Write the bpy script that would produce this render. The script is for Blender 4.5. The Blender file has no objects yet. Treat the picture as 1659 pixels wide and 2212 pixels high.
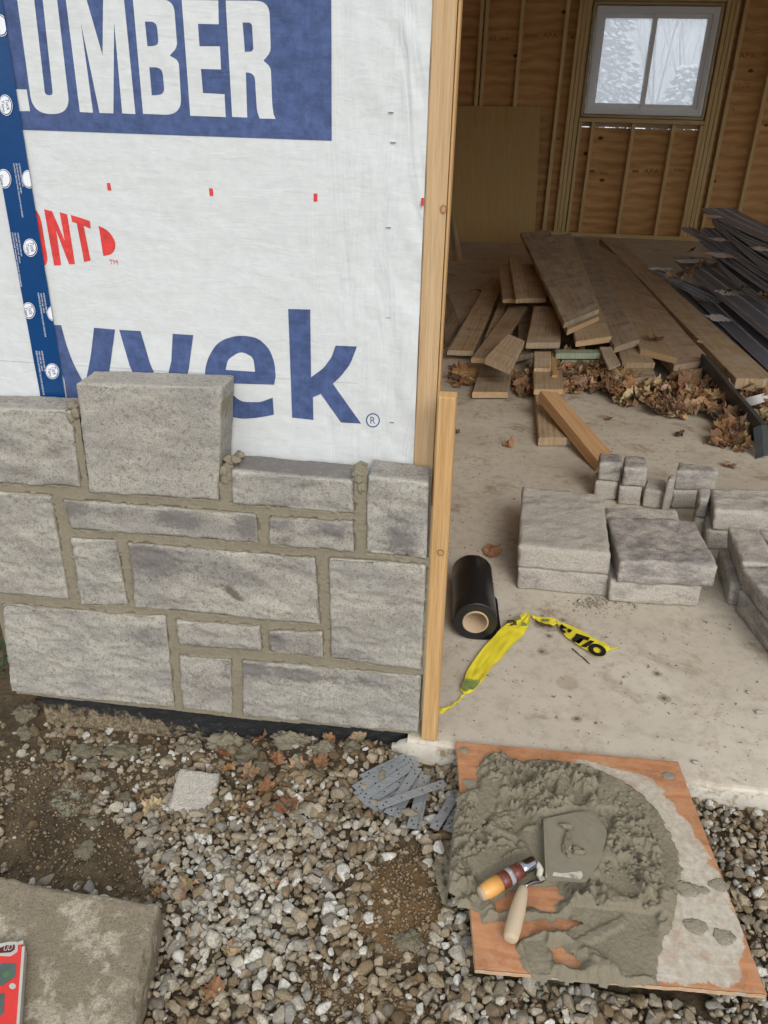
import bpy, bmesh, math, random
import numpy as np
from mathutils import Vector, noise, Matrix
random.seed(7); RG = np.random.default_rng(7)
SC = bpy.context.scene; COL = SC.collection
V = Vector
# ---------------------------------------------------------------- camera
FPX, PITCH, ROLL, YAW = 1720.8, 0.49235, 0.02265, -0.1327
CAM = np.array([0.0, -1.474, 1.426])
_F = np.array([math.sin(YAW)*math.cos(PITCH), math.cos(YAW)*math.cos(PITCH), -math.sin(PITCH)])
_R = np.array([math.cos(YAW), -math.sin(YAW), 0.0]); _U = np.cross(_R, _F)
_R2 = _R*math.cos(ROLL)+_U*math.sin(ROLL); _U2 = np.cross(_R2, _F)
cam_d = bpy.data.cameras.new('camera'); cam = bpy.data.objects.new('camera', cam_d); COL.objects.link(cam)
cam_d.sensor_fit = 'VERTICAL'; cam_d.sensor_height = 24.0; cam_d.sensor_width = 18.0
cam_d.lens = 24.0*FPX/2212.0; cam_d.clip_start = 0.02; cam_d.clip_end = 3000
cam.matrix_world = Matrix([[_R2[i], _U2[i], -_F[i], CAM[i]] for i in range(3)]+[[0, 0, 0, 1]])
SC.camera = cam
def _ray(x, y): return _F+_R2*(x-829.5)/FPX-_U2*(y-1106)/FPX
def pz(p, z=0.0):
    r = _ray(*p); t = (z-CAM[2])/r[2]; return V(CAM+r*t)
def py(p, y=0.0):
    r = _ray(*p); t = (y-CAM[1])/r[1]; return V(CAM+r*t)
# ---------------------------------------------------------------- light
W = bpy.data.worlds.new('World'); SC.world = W; W.use_nodes = True
wn = W.node_tree; bg = wn.nodes['Background']
SUN_EL, SUN_AZ = math.radians(36), math.radians(158)      # azimuth from +Y clockwise: behind the viewer, to the right
sky = wn.nodes.new('ShaderNodeTexSky'); sky.sky_type = 'NISHITA'; sky.sun_disc = False
sky.sun_elevation = SUN_EL; sky.sun_rotation = SUN_AZ; sky.air_density = 1.0; sky.dust_density = 4.0
hs = wn.nodes.new('ShaderNodeHueSaturation'); hs.inputs['Saturation'].default_value = 0.28
mxs = wn.nodes.new('ShaderNodeMix'); mxs.data_type = 'RGBA'; mxs.inputs[0].default_value = .6; mxs.inputs[7].default_value = (7.4, 7.9, 8.3, 1)   # even cloud cover
wn.links.new(sky.outputs[0], hs.inputs['Color']); wn.links.new(hs.outputs[0], mxs.inputs[6]); wn.links.new(mxs.outputs[2], bg.inputs['Color'])
bg.inputs['Strength'].default_value = 0.13
sd = bpy.data.lights.new('sun', 'SUN'); sd.energy = 0.85; sd.angle = math.radians(24); sd.color = (1, .96, .9)
sun = bpy.data.objects.new('sun', sd); COL.objects.link(sun)
dirv = V((math.sin(SUN_AZ)*math.cos(SUN_EL), math.cos(SUN_AZ)*math.cos(SUN_EL), math.sin(SUN_EL)))
sun.rotation_euler = dirv.to_track_quat('Z', 'Y').to_euler(); sun.location = dirv*20
SC.view_settings.view_transform = 'Standard'; SC.view_settings.look = 'None'
SC.view_settings.gamma = 1.0; SC.view_settings.exposure = 0.43
# ---------------------------------------------------------------- helpers: objects
def tag(o, label=None, cat=None, group=None, kind=None):
    if label: o['label'] = label
    if cat: o['category'] = cat
    if group: o['group'] = group
    if kind: o['kind'] = kind
    elif label and cat: o['kind'] = 'thing'
    return o
def empty(name, base, label, cat, group=None):
    o = bpy.data.objects.new(name, None); COL.objects.link(o); o.location = V(base)
    o.empty_display_size = .05
    o['wl'] = list(base); return tag(o, label, cat, group)
def wloc(o): return V(o['wl']) if o is not None else V((0, 0, 0))
def mk(name, verts, faces, mat, parent=None, base=None, uv=None, smooth=False, col=None):
    """one mesh object; verts in world coordinates"""
    b = wloc(parent) if parent is not None else (V(base) if base is not None else V((0, 0, 0)))
    me = bpy.data.meshes.new(name)
    vs = np.array([tuple(v) for v in verts], dtype=float)-np.array(tuple(b))
    me.from_pydata(vs.tolist(), [], [list(f) for f in faces])
    if uv is not None:
        l = me.uv_layers.new(name='UVMap'); vi = np.zeros(len(me.loops), dtype=np.int32); me.loops.foreach_get('vertex_index', vi)
        if callable(uv): dat = uv(me, vi)
        else: dat = np.array(uv)[vi]
        l.data.foreach_set('uv', np.asarray(dat, dtype=np.float32).ravel())
    if col is not None:
        a = me.color_attributes.new('tint', 'FLOAT_COLOR', 'POINT'); c = np.asarray(col, dtype=np.float32)
        if c.shape[1] == 3: c = np.hstack([c, np.ones((len(c), 1), np.float32)])
        a.data.foreach_set('color', c.ravel())
    if smooth: me.polygons.foreach_set('use_smooth', [True]*len(me.polygons))
    me.materials.append(mat); me.update()
    o = bpy.data.objects.new(name, me); COL.objects.link(o)
    if parent is not None: o.parent = parent
    else: o.location = b
    o['wl'] = list(b)
    return o
def fast_mesh(name, vs, fs, mat, col=None, smooth=True):
    me = bpy.data.meshes.new(name); nf, k = fs.shape
    me.vertices.add(len(vs)); me.vertices.foreach_set('co', vs.astype(np.float32).ravel())
    me.loops.add(nf*k); me.loops.foreach_set('vertex_index', fs.astype(np.int32).ravel())
    me.polygons.add(nf); me.polygons.foreach_set('loop_start', np.arange(0, nf*k, k, dtype=np.int32))
    try: me.polygons.foreach_set('loop_total', np.full(nf, k, dtype=np.int32))
    except Exception: pass
    me.update(calc_edges=True); me.validate()
    if smooth: me.polygons.foreach_set('use_smooth', [True]*len(me.polygons))
    if col is not None:
        a = me.color_attributes.new('tint', 'FLOAT_COLOR', 'POINT')
        a.data.foreach_set('color', np.hstack([col, np.ones((len(col), 1))]).astype(np.float32).ravel())
    me.materials.append(mat); o = bpy.data.objects.new(name, me); COL.objects.link(o); return o
def fb(p, s=1.0, o=4): return noise.fractal(V(p)*s, 1.0, 2.0, o)
def box_vf(a, b):
    x0, y0, z0 = a; x1, y1, z1 = b
    return ([(x0, y0, z0), (x1, y0, z0), (x1, y1, z0), (x0, y1, z0), (x0, y0, z1), (x1, y0, z1), (x1, y1, z1), (x0, y1, z1)],
            [(0, 3, 2, 1), (4, 5, 6, 7), (0, 1, 5, 4), (1, 2, 6, 5), (2, 3, 7, 6), (3, 0, 4, 7)])
def beam(name, A, B, C, D, th, mat, parent=None, base=None, bev=.002, nl=14, warp=.0015, seed=0, down=None):
    """board: top corners far-left A, far-right B, near-right C, near-left D, thickness th"""
    A, B, C, D = map(V, (A, B, C, D)); n = (C-D).cross(A-D).normalized()
    if n.z < 0 and down is None: n = -n
    dn = (-n*th) if down is None else V(down)*th
    L = ((A+B)/2-(C+D)/2).length; Wd = ((B-A).length+(C-D).length)/2
    vs = []; uv = []
    prof = [(bev/Wd, 0), (1-bev/Wd, 0), (1, bev/th), (1, 1-bev/th), (1-bev/Wd, 1), (bev/Wd, 1), (0, 1-bev/th), (0, bev/th)]
    vv = [0, Wd, Wd+bev, Wd+th, Wd+th+bev, 2*Wd+th, 2*Wd+th+bev, 2*Wd+2*th]
    ts = [0, bev/L]+[i/nl for i in range(1, nl)]+[1-bev/L, 1]
    for t in ts:
        l = A.lerp(D, t); r = B.lerp(C, t); ins = .35 if t in (0, 1) else 0
        for k, (s, d) in enumerate(prof):
            s2 = s+(0.5-s)*ins*bev*2/Wd; d2 = d+(.5-d)*ins*bev*2/th
            p = l.lerp(r, s2)+dn*d2
            q = V((t*L*2.2+seed, s*1.3, d*1.3))
            p += V((noise.noise(q), noise.noise(q+V((9, 0, 0))), noise.noise(q+V((0, 9, 0)))))*warp
            if warp > .001: 
                q2 = V((t*L*30+seed, s*2, d*2)); p += n*noise.noise(q2)*warp*.5+(r-l).normalized()*noise.noise(q2+V((3, 3, 3)))*warp*.5
            vs.append(p); uv.append((t*L+seed, vv[k]+seed*.37))
    fs = []
    for i in range(len(ts)-1):
        for k in range(8):
            k2 = (k+1) % 8; fs.append((i*8+k, i*8+k2, i*8+8+k2, i*8+8+k))
    fs.append(tuple(range(7, -1, -1))); m = (len(ts)-1)*8; fs.append(tuple(m+k for k in range(8)))
    nb = len(fs)
    def uvf(me, vi):
        d = np.array(uv)[vi]; st = 0
        for pi, p in enumerate(me.polygons):
            if pi < nb-2 and pi % 8 == 7:
                for li in p.loop_indices:
                    if vi[li] % 8 == 0: d[li, 1] = vv[7]+bev+seed*.37
            if pi >= nb-2:
                for li in p.loop_indices:
                    k = vi[li] % 8; d[li] = (seed+prof[k][1]*th*0.25, seed*.37+prof[k][0]*Wd)
        return d
    return mk(name, vs, fs, mat, parent, base if base is not None else ((A+B+C+D)/4+dn), uv=uvf)
def rockbox(name, bot, top, res, r, amps, mat, parent=None, base=None, chip=.003, seed=0, freq=9, smooth=True, colf=None):
    """rough block; bot/top: 4 corners each (u0v0,u1v0,u1v1,u0v1). amps: displacement per face u0,u1,v0,v1,w0,w1"""
    bot = [V(p) for p in bot]; top = [V(p) for p in top]
    eu = ((bot[1]-bot[0])+(bot[2]-bot[3]))/2; ev = ((bot[3]-bot[0])+(bot[2]-bot[1]))/2; ew = sum(((top[i]-bot[i]) for i in range(4)), V((0, 0, 0)))/4
    L = np.array([eu.length, ev.length, ew.length]); ax = [e.normalized() for e in (eu, ev, ew)]
    n = [max(3, int(math.ceil(l/res))) for l in L]
    idx = {}; vs = []; fs = []
    def tri(u, v, w):
        a = bot[0].lerp(bot[1], u); b = bot[3].lerp(bot[2], u); c = top[0].lerp(top[1], u); d = top[3].lerp(top[2], u)
        return a.lerp(b, v).lerp(c.lerp(d, v), w)
    so = V((seed*3.1, seed*1.7, seed*.9))
    def vert(i, j, k):
        if (i, j, k) in idx: return idx[i, j, k]
        p = np.array([i/n[0], j/n[1], k/n[2]])*L; P3 = V(p)+so; Pa = V((P3.x, P3.y, P3.z*1.9))
        rr = min(r*(1+.7*noise.noise(P3*18)), L.min()*.45)
        q = np.clip(p, rr, L-rr); d = p-q; nd = d/(np.linalg.norm(d)+1e-12)
        p2 = q+nd*rr; amp = 0
        for a in range(3): amp += (nd[a]**2)*amps[2*a+(1 if nd[a] > 0 else 0)]
        f = fb(Pa, freq, 4)*.8+(.45-abs(fb(Pa+V((5, 5, 5)), freq*1.7, 5))*1.7)*.6+fb(P3+V((5, 5, 5)), freq*5, 3)*.3+fb(P3, 150, 2)*.12
        edge = sum(1 for a in range(3) if abs(nd[a]) > .25) > 1
        disp = amp*f
        if edge: disp -= chip*max(0, noise.noise(P3*22)+.15)*1.9+chip*.8*max(0, noise.noise(P3*60))
        pos = tri(*(p2/L))+ (ax[0]*nd[0]+ax[1]*nd[1]+ax[2]*nd[2])*disp
        idx[i, j, k] = len(vs); vs.append(pos); return idx[i, j, k]
    for a, b, c in ((0, 1, 2), (1, 2, 0), (2, 0, 1)):
        for side in (0, 1):
            for i in range(n[a]):
                for j in range(n[b]):
                    def g(x, y):
                        t = [0, 0, 0]; t[a] = x; t[b] = y; t[c] = n[c]*side; return vert(*t)
                    f = [g(i, j), g(i+1, j), g(i+1, j+1), g(i, j+1)]
                    fs.append(f if side else f[::-1])
    return mk(name, vs, fs, mat, parent, base, smooth=smooth, col=[colf(p) for p in vs] if colf else None)
def tube(pts, rads, n=12, cap=True):
    pts = [V(p) for p in pts]; vs = []; fs = []
    up = None
    for i, p in enumerate(pts):
        d = (pts[min(i+1, len(pts)-1)]-pts[max(i-1, 0)]).normalized()
        if up is None: up = d.orthogonal().normalized()
        s = d.cross(up).normalized(); up = s.cross(d).normalized()
        for k in range(n):
            a = 2*math.pi*k/n; vs.append(p+(s*math.cos(a)+up*math.sin(a))*rads[i])
    for i in range(len(pts)-1):
        for k in range(n):
            k2 = (k+1) % n; fs.append((i*n+k, i*n+k2, i*n+n+k2, i*n+n+k))
    if cap: fs.append(tuple(range(n-1, -1, -1))); fs.append(tuple((len(pts)-1)*n+k for k in range(n)))
    return vs, fs
def join(*vfs):
    vs = []; fs = []
    for v, f in vfs:
        o = len(vs); vs += list(v); fs += [tuple(i+o for i in q) for q in f]
    return vs, fs
def fillet(pts):
    """polygon with optional corner radius: (x,y[,r])"""
    out = []; n = len(pts)
    for i in range(n):
        p = pts[i]
        if len(p) < 3 or p[2] <= 0: out.append((p[0], p[1])); continue
        c = np.array(p[:2], float); a = np.array(pts[i-1][:2], float)-c; b = np.array(pts[(i+1) % n][:2], float)-c
        la, lb = np.linalg.norm(a), np.linalg.norm(b); t = min(p[2], la*.49 if len(pts[i-1]) > 2 else la*.95, lb*.49 if len(pts[(i+1) % n]) > 2 else lb*.95)
        A = c+a/la*t; B = c+b/lb*t
        for k in range(9):
            s = k/8; q = (1-s)**2*A+2*s*(1-s)*c+s*s*B; out.append((q[0], q[1]))
    return out
def text_vf(s, size=1.0):
    cu = bpy.data.curves.new('t', 'FONT'); cu.body = s; cu.size = size; cu.align_x = 'CENTER'; cu.align_y = 'CENTER'; cu.offset = 0
    ob = bpy.data.objects.new('t', cu); COL.objects.link(ob)
    dg = bpy.context.evaluated_depsgraph_get(); me = bpy.data.meshes.new_from_object(ob.evaluated_get(dg))
    vs = [v.co.copy() for v in me.vertices]; fs = [tuple(p.vertices) for p in me.polygons]
    bpy.data.objects.remove(ob); bpy.data.curves.remove(cu); bpy.data.meshes.remove(me); return vs, fs
def place_text(s, c, xd, yd, w=None, h=None):
    """text centred at c, reading along xd, up yd; scaled to w x h"""
    vs, fs = text_vf(s); a = np.array([tuple(v) for v in vs]); mn, mx = a.min(0), a.max(0); m = (mn+mx)/2; d = mx-mn
    sx = w/d[0]; sy = (h/d[1]) if h else sx; c = V(c); xd = V(xd).normalized(); yd = V(yd).normalized()
    return [c+xd*((v.x-m[0])*sx)+yd*((v.y-m[1])*sy) for v in vs], fs
# ---------------------------------------------------------------- helpers: materials
class NB:
    def __init__(s, name):
        s.m = bpy.data.materials.new(name); s.m.use_nodes = True; s.t = s.m.node_tree; s.b = s.t.nodes['Principled BSDF']
        s.b.inputs['Specular IOR Level'].default_value = .3
    def n(s, ty, **k):
        x = s.t.nodes.new('ShaderNode'+ty)
        for a, v in k.items(): setattr(x, a, v)
        return x
    def l(s, a, b): s.t.links.new(a, b)
    def coord(s, kind='Object', scale=None):
        c = s.n('TexCoord').outputs[kind]
        if scale is None: return c
        m = s.n('Mapping'); s.l(c, m.inputs[0]); m.inputs['Scale'].default_value = scale; return m.outputs[0]
    def offs(s, vec):
        o = s.n('ObjectInfo').outputs['Random']; c = s.n('CombineXYZ'); m = s.n('Math', operation='MULTIPLY'); s.l(o, m.inputs[0]); m.inputs[1].default_value = 37
        for i in range(3): s.l(m.outputs[0], c.inputs[i])
        a = s.n('VectorMath', operation='ADD'); s.l(vec, a.inputs[0]); s.l(c.outputs[0], a.inputs[1]); return a.outputs[0]
    def noise(s, vec, scale, detail=4, rough=.55, dist=0.0):
        x = s.n('TexNoise'); s.l(vec, x.inputs['Vector']); x.inputs['Scale'].default_value = scale; x.inputs['Detail'].default_value = detail
        x.inputs['Roughness'].default_value = rough; x.inputs['Distortion'].default_value = dist; return x.outputs['Fac']
    def voro(s, vec, scale, feature='F1', out='Distance'):
        x = s.n('TexVoronoi', feature=feature); s.l(vec, x.inputs['Vector']); x.inputs['Scale'].default_value = scale; return x.outputs[out]
    def ramp(s, fac, stops):
        x = s.n('ValToRGB'); s.l(fac, x.inputs[0]); e = x.color_ramp.elements
        while len(e) < len(stops): e.new(.5)
        for q, (p, c) in zip(e, stops):
            q.position = p; q.color = (c, c, c, 1) if not isinstance(c, tuple) else (*c, 1)
        return x.outputs[0]
    def mix(s, f, a, b, mode='MIX'):
        x = s.n('Mix', data_type='RGBA', blend_type=mode)
        for v, i in ((f, x.inputs[0]), (a, x.inputs[6]), (b, x.inputs[7])):
            if hasattr(v, 'links'): s.l(v, i)
            elif isinstance(v, tuple): i.default_value = (*v, 1)
            elif i.type == "VALUE": i.default_value = v
            else: i.default_value = (v, v, v, 1)
        return x.outputs[2]
    def math(s, op, a, b=None):
        x = s.n('Math', operation=op)
        for i, v in enumerate((a, b)):
            if v is None: continue
            if hasattr(v, 'links'): s.l(v, x.inputs[i])
            else: x.inputs[i].default_value = v
        return x.outputs[0]
    def bump(s, h, st=.5, d=.002, prev=None):
        x = s.n('Bump'); s.l(h, x.inputs['Height']); x.inputs['Strength'].default_value = st; x.inputs['Distance'].default_value = d
        if prev is not None: s.l(prev, x.inputs['Normal'])
        return x.outputs[0]
    def done(s, col=None, rough=.8, nrm=None, metal=0, spec=None):
        for v, k in ((col, 'Base Color'), (rough, 'Roughness'), (metal, 'Metallic')):
            if v is None: continue
            if hasattr(v, 'links'): s.l(v, s.b.inputs[k])
            elif isinstance(v, tuple): s.b.inputs[k].default_value = (*v, 1)
            else: s.b.inputs[k].default_value = v
        if nrm is not None: s.l(nrm, s.b.inputs['Normal'])
        if spec is not None: s.b.inputs['Specular IOR Level'].default_value = spec
        return s.m
def m_wrap(name, base, fib):
    b = NB(name); g = b.coord('Object'); n = b.n('NewGeometry').outputs['Position']
    f = b.noise(n, 55, 5, .6); f2 = b.noise(n, 7, 3, .5); mp = b.n('Mapping'); b.l(n, mp.inputs[0]); mp.inputs['Scale'].default_value = (3, 3, 60)
    f3 = b.noise(mp.outputs[0], 12, 2, .5)
    c = b.mix(b.ramp(f, [(.35, 0.0), (.7, 1.0)]), tuple(x*(1-fib) for x in base), tuple(min(1, x*(1+fib)) for x in base))
    # diagonal wrinkles, sharper near the cut edge
    m2 = b.n('Mapping'); b.l(n, m2.inputs[0]); m2.inputs['Rotation'].default_value = (0, math.radians(38), 0); m2.inputs['Scale'].default_value = (9, 9, 30)
    w = b.noise(m2.outputs[0], 1.6, 4, .6, .6)
    m3 = b.n('Mapping'); b.l(n, m3.inputs[0]); m3.inputs['Rotation'].default_value = (0, math.radians(28), 0); m3.inputs['Scale'].default_value = (16, 6, 3.0)
    w3 = b.noise(m3.outputs[0], 1.0, 3, .55, .8)
    sx = b.n('SeparateXYZ'); b.l(n, sx.inputs[0])
    edge = b.n('MapRange'); b.l(sx.outputs[0], edge.inputs[0]); edge.inputs[1].default_value = -.42; edge.inputs[2].default_value = -.16
    w4 = b.math('MULTIPLY', w3, edge.outputs[0])
    bn = b.bump(f2, .6, .012); bn = b.bump(w, .6, .0025, bn); bn = b.bump(w4, .9, .016, bn); bn = b.bump(f, .2, .0004, bn); bn = b.bump(f3, .1, .0003, bn)
    return b.done(c, .62, bn, spec=.25)
M = {}
M['wrap'] = m_wrap('house_wrap_white', (.61, .63, .628), .04)
M['wrap_blue'] = m_wrap('printed_blue', (.066, .1, .225), .22)
M['wrap_red'] = m_wrap('printed_red', (.64, .055, .05), .18)
M['wrap_line'] = m_wrap('printed_grey_line', (.42, .43, .44), .1)
def m_plain(name, col, rough=.6, var=.15, sc=30, bs=.2, metal=0, spec=.3, dirt=None, bd=.002):
    b = NB(name); v = b.offs(b.coord('Object')); f = b.noise(v, sc, 5, .6); f2 = b.noise(v, sc*6, 3, .6)
    c = b.mix(f, tuple(x*(1-var) for x in col), tuple(min(1, x*(1+var)) for x in col))
    if dirt:
        d = b.ramp(b.noise(v, dirt[1], 6, .65), [(dirt[2], 0.0), (dirt[2]+.12, 1.0)]); c = b.mix(d, c, dirt[0])
    return b.done(c, rough, b.bump(f2, bs, bd), metal, spec)
def m_stone(name, pale, dark, lo=.42, hi=.62):
    b = NB(name); v = b.offs(b.coord('Object'))
    mp = b.n('Mapping'); b.l(v, mp.inputs[0]); mp.inputs['Scale'].default_value = (1, 1, 2.1)
    big = b.noise(mp.outputs[0], 9, 6, .68, .3); med = b.noise(v, 45, 5, .7); fine = b.noise(v, 330, 4, .75)
    r = b.n('ObjectInfo').outputs['Random']
    k = b.math('ADD', big, b.math('MULTIPLY', b.math('SUBTRACT', r, .5), .26))
    k = b.math('ADD', k, b.math('MULTIPLY', b.math('SUBTRACT', med, .5), .35))
    c = b.mix(b.ramp(k, [(lo, 0.0), (hi, 1.0)]), pale, dark)
    f2 = b.noise(v, 150, 4, .8); c = b.mix(b.ramp(f2, [(.36, 0.0), (.6, 1.0)]), b.mix(.2, c, (.09, .08, .075)), b.mix(.06, c, (.7, .68, .6)))
    c = b.mix(b.ramp(fine, [(.34, .0), (.52, 1.0)]), b.mix(.6, c, (.06, .055, .05)), c)
    r2 = b.n('Math', operation='FRACT'); m_ = b.math('MULTIPLY', r, 7.31); b.l(m_, r2.inputs[0]); c = b.mix(b.math('MULTIPLY', r2.outputs[0], .3), c, b.mix(.5, c, (.16, .14, .12)))
    gr = b.ramp(b.voro(v, 260), [(.0, 1.0), (.16, 0.0)]); gm = b.ramp(b.noise(v, 60, 3, .6), [(.5, 0.0), (.62, .8)])
    c = b.mix(b.math('MULTIPLY', gr, gm), c, (.62, .6, .54))
    wh = b.ramp(b.noise(v, 20, 7, .8, 1.2), [(.68, 0.0), (.73, .8)]); c = b.mix(wh, c, (.66, .65, .6)); stn = b.ramp(b.noise(v, 7, 5, .65, .4), [(.68, 0.0), (.76, .7)]); c = b.mix(stn, c, (.1, .085, .06))
    pt = b.ramp(b.n('NewGeometry').outputs['Pointiness'], [(.52, 0.0), (.62, .5)]); c = b.mix(pt, c, (.62, .6, .52))
    an = b.noise(mp.outputs[0], 30, 6, .72, .2); bn = b.bump(an, .9, .009); bn = b.bump(med, .6, .004, bn); bn = b.bump(f2, .7, .003, bn); bn = b.bump(fine, .9, .0022, bn)
    return b.done(c, .92, bn, spec=.15)
def m_stone2(name):
    b = NB(name); v = b.offs(b.coord('Object')); mp = b.n('Mapping'); b.l(v, mp.inputs[0]); mp.inputs['Scale'].default_value = (1, 1, 2)
    big = b.noise(mp.outputs[0], 6, 4, .6); med = b.noise(v, 45, 6, .75); fine = b.noise(v, 330, 4, .75); f2 = b.noise(v, 110, 5, .85); an = b.noise(mp.outputs[0], 26, 6, .7, .3)
    r = b.n('ObjectInfo').outputs['Random']; fr = b.n('Math', operation='FRACT'); b.l(b.math('MULTIPLY', r, 7.31), fr.inputs[0])
    c = b.mix(b.ramp(big, [(.35, 0.0), (.65, 1.0)]), (.5, .47, .4), (.335, .315, .285)); c = b.mix(b.math('MULTIPLY', fr.outputs[0], .35), c, (.33, .30, .255))
    c = b.mix(b.ramp(f2, [(.38, .8), (.5, 0.0)]), c, (.19, .172, .155))
    a = b.n('Attribute', attribute_name='tint').outputs['Color']; sp = b.n('SeparateColor'); b.l(a, sp.inputs[0])
    k = b.math('ADD', b.math('MULTIPLY', sp.outputs[0], .75), b.math('MULTIPLY', b.math('SUBTRACT', f2, .5), 2.8)); k = b.math('ADD', k, b.math('MULTIPLY', b.math('SUBTRACT', med, .5), .9))
    c = b.mix(b.math('MULTIPLY', b.ramp(k, [(.24, 0.0), (.5, 1.0)]), .82), c, (.165, .148, .145))
    br = b.math('ADD', sp.outputs[1], b.math('MULTIPLY', b.math('SUBTRACT', med, .5), 1.2)); c = b.mix(b.math('MULTIPLY', b.ramp(br, [(.4, 0.0), (.7, 1.0)]), .75), c, (.10, .075, .045))
    sm_ = b.math('ADD', sp.outputs[2], b.math('MULTIPLY', b.math('SUBTRACT', med, .5), 1.3)); c = b.mix(b.math('MULTIPLY', b.ramp(sm_, [(.5, 0.0), (.66, 1.0)]), .8), c, (.25, .22, .155))
    c = b.mix(b.ramp(fine, [(.34, .0), (.5, 1.0)]), b.mix(.42, c, (.07, .06, .05)), c)
    gr = b.ramp(b.voro(v, 210), [(.0, 1.0), (.17, 0.0)]); gm = b.ramp(b.noise(v, 50, 3, .6), [(.45, 0.0), (.6, .85)]); c = b.mix(b.math('MULTIPLY', gr, gm), c, (.74, .72, .66))
    wh = b.ramp(b.noise(v, 17, 8, .85, 1.4), [(.7, 0.0), (.74, .85)]); c = b.mix(wh, c, (.72, .71, .66))
    pt = b.ramp(b.n('NewGeometry').outputs['Pointiness'], [(.53, 0.0), (.64, .45)]); c = b.mix(pt, c, (.66, .64, .56))
    bn = b.bump(an, .4, .004); bn = b.bump(med, .5, .003, bn); bn = b.bump(f2, .6, .0025, bn); bn = b.bump(fine, .8, .002, bn); return b.done(c, .92, bn, spec=.15)
M['stone'] = m_stone2('split_face_stone') or m_stone('split_face_stone', (.56, .525, .44), (.26, .24, .23), .5, .7)
M['stone_in'] = m_stone('loose_block_stone', (.66, .605, .53), (.31, .28, .265), .5, .74)
M['flagstone'] = m_stone('dirty_slab_stone', (.56, .49, .37), (.3, .245, .165), .49, .58)
def m_mortar(name, col, smooth=.5):
    b = NB(name); v = b.coord('Object'); f = b.noise(v, 25, 5, .6); g = b.noise(v, 420, 4, .7); h = b.noise(v, 110, 5, .7)
    c = b.mix(f, tuple(x*.8 for x in col), tuple(x*1.18 for x in col)); c = b.mix(b.ramp(g, [(.3, .0), (.55, 1.0)]), tuple(x*.72 for x in col), c)
    bn = b.bump(h, smooth, .003); bn = b.bump(g, .5, .0012, bn); return b.done(c, .8, bn, spec=.25)
M['mortar'] = m_mortar('joint_mortar', (.25, .218, .158), .6)
M['mortar_wet'] = m_mortar('wet_mortar', (.235, .205, .145), .9)
def m_wood(name, light, dark, grain=1.0, knots=True, grey=None, rough=.75, cross=0.0):
    b = NB(name); uv = b.offs(b.coord('UV')); mp = b.n('Mapping'); b.l(uv, mp.inputs[0]); mp.inputs['Scale'].default_value = (1.6, 34, 1)
    g = b.noise(mp.outputs[0], 1.6*grain, 6, .62, .7); mp2 = b.n('Mapping'); b.l(uv, mp2.inputs[0]); mp2.inputs['Scale'].default_value = (5, 160, 1)
    g2 = b.noise(mp2.outputs[0], 2, 3, .6); st = b.noise(uv, 6, 5, .7)
    wv = b.n('TexWave', wave_type='BANDS', bands_direction='Y'); m4 = b.n('Mapping'); b.l(uv, m4.inputs[0]); m4.inputs['Scale'].default_value = (.9, 15, 1)
    b.l(m4.outputs[0], wv.inputs[0]); wv.inputs['Scale'].default_value = .9; wv.inputs['Distortion'].default_value = 9; wv.inputs['Detail'].default_value = 2; wv.inputs['Detail Scale'].default_value = .7
    k = b.math('ADD', b.math('MULTIPLY', g, .86), b.math('MULTIPLY', wv.outputs['Fac'], .14))
    c = b.mix(b.ramp(k, [(.28, 0.0), (.68, 1.0)]), dark, light); c = b.mix(b.ramp(g2, [(.3, .45), (.55, 0.0)]), c, tuple(x*.6 for x in dark))
    if knots:
        kn = b.n('TexVoronoi'); m5 = b.n('Mapping'); b.l(uv, m5.inputs[0]); m5.inputs['Scale'].default_value = (2.6, 9, 1); b.l(m5.outputs[0], kn.inputs['Vector']); kn.inputs['Scale'].default_value = 1.0
        c = b.mix(b.ramp(kn.outputs['Distance'], [(.05, .85), (.12, 0.0)]), c, tuple(x*.35 for x in dark))
    if grey: c = b.mix(b.ramp(st, [(.38, 0.0), (.66, .85)]), c, grey)
    if cross:
        m6 = b.n('Mapping'); b.l(uv, m6.inputs[0]); m6.inputs['Scale'].default_value = (14, 1.2, 1)
        c = b.mix(b.ramp(b.noise(m6.outputs[0], 1, 5, .7), [(.5, 0.0), (.68, cross)]), c, tuple(x*.45 for x in dark))
    r = b.n('ObjectInfo').outputs['Random']; c = b.mix(b.math('MULTIPLY', r, .45 if grey else .2), c, tuple(x*.8 for x in dark))
    bn = b.bump(g, .35, .0015); bn = b.bump(g2, .25, .0008, bn); return b.done(c, rough, bn, spec=.25)
M['pine'] = m_wood('new_pine', (.62, .40, .19), (.44, .25, .095))
M['pine_red'] = m_wood('planed_spruce', (.62, .385, .2), (.43, .235, .11), knots=False)
M['jamb'] = m_wood('pale_spruce', (.6, .43, .255), (.47, .305, .155))
M['old_wood'] = m_wood('weathered_plank', (.52, .39, .25), (.19, .125, .075), grey=(.5, .44, .35), cross=.5)
M['old_wood2'] = m_wood('weathered_plank_brown', (.68, .5, .3), (.3, .195, .105), grey=(.55, .47, .36), cross=.35)
M['old_wood3'] = m_wood('stained_pinkish_plank', (.68, .53, .39), (.38, .265, .18), grey=(.35, .24, .165), cross=.9)
M['green_wood'] = m_wood('green_painted_board', (.42, .48, .35), (.28, .33, .23), knots=False)
M['stud'] = m_wood('framing_stud', (.74, .57, .31), (.54, .38, .17))
M['old_ply'] = m_wood('leaning_plywood', (.66, .46, .22), (.46, .3, .12), knots=False, grey=(.5, .38, .19))
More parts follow.
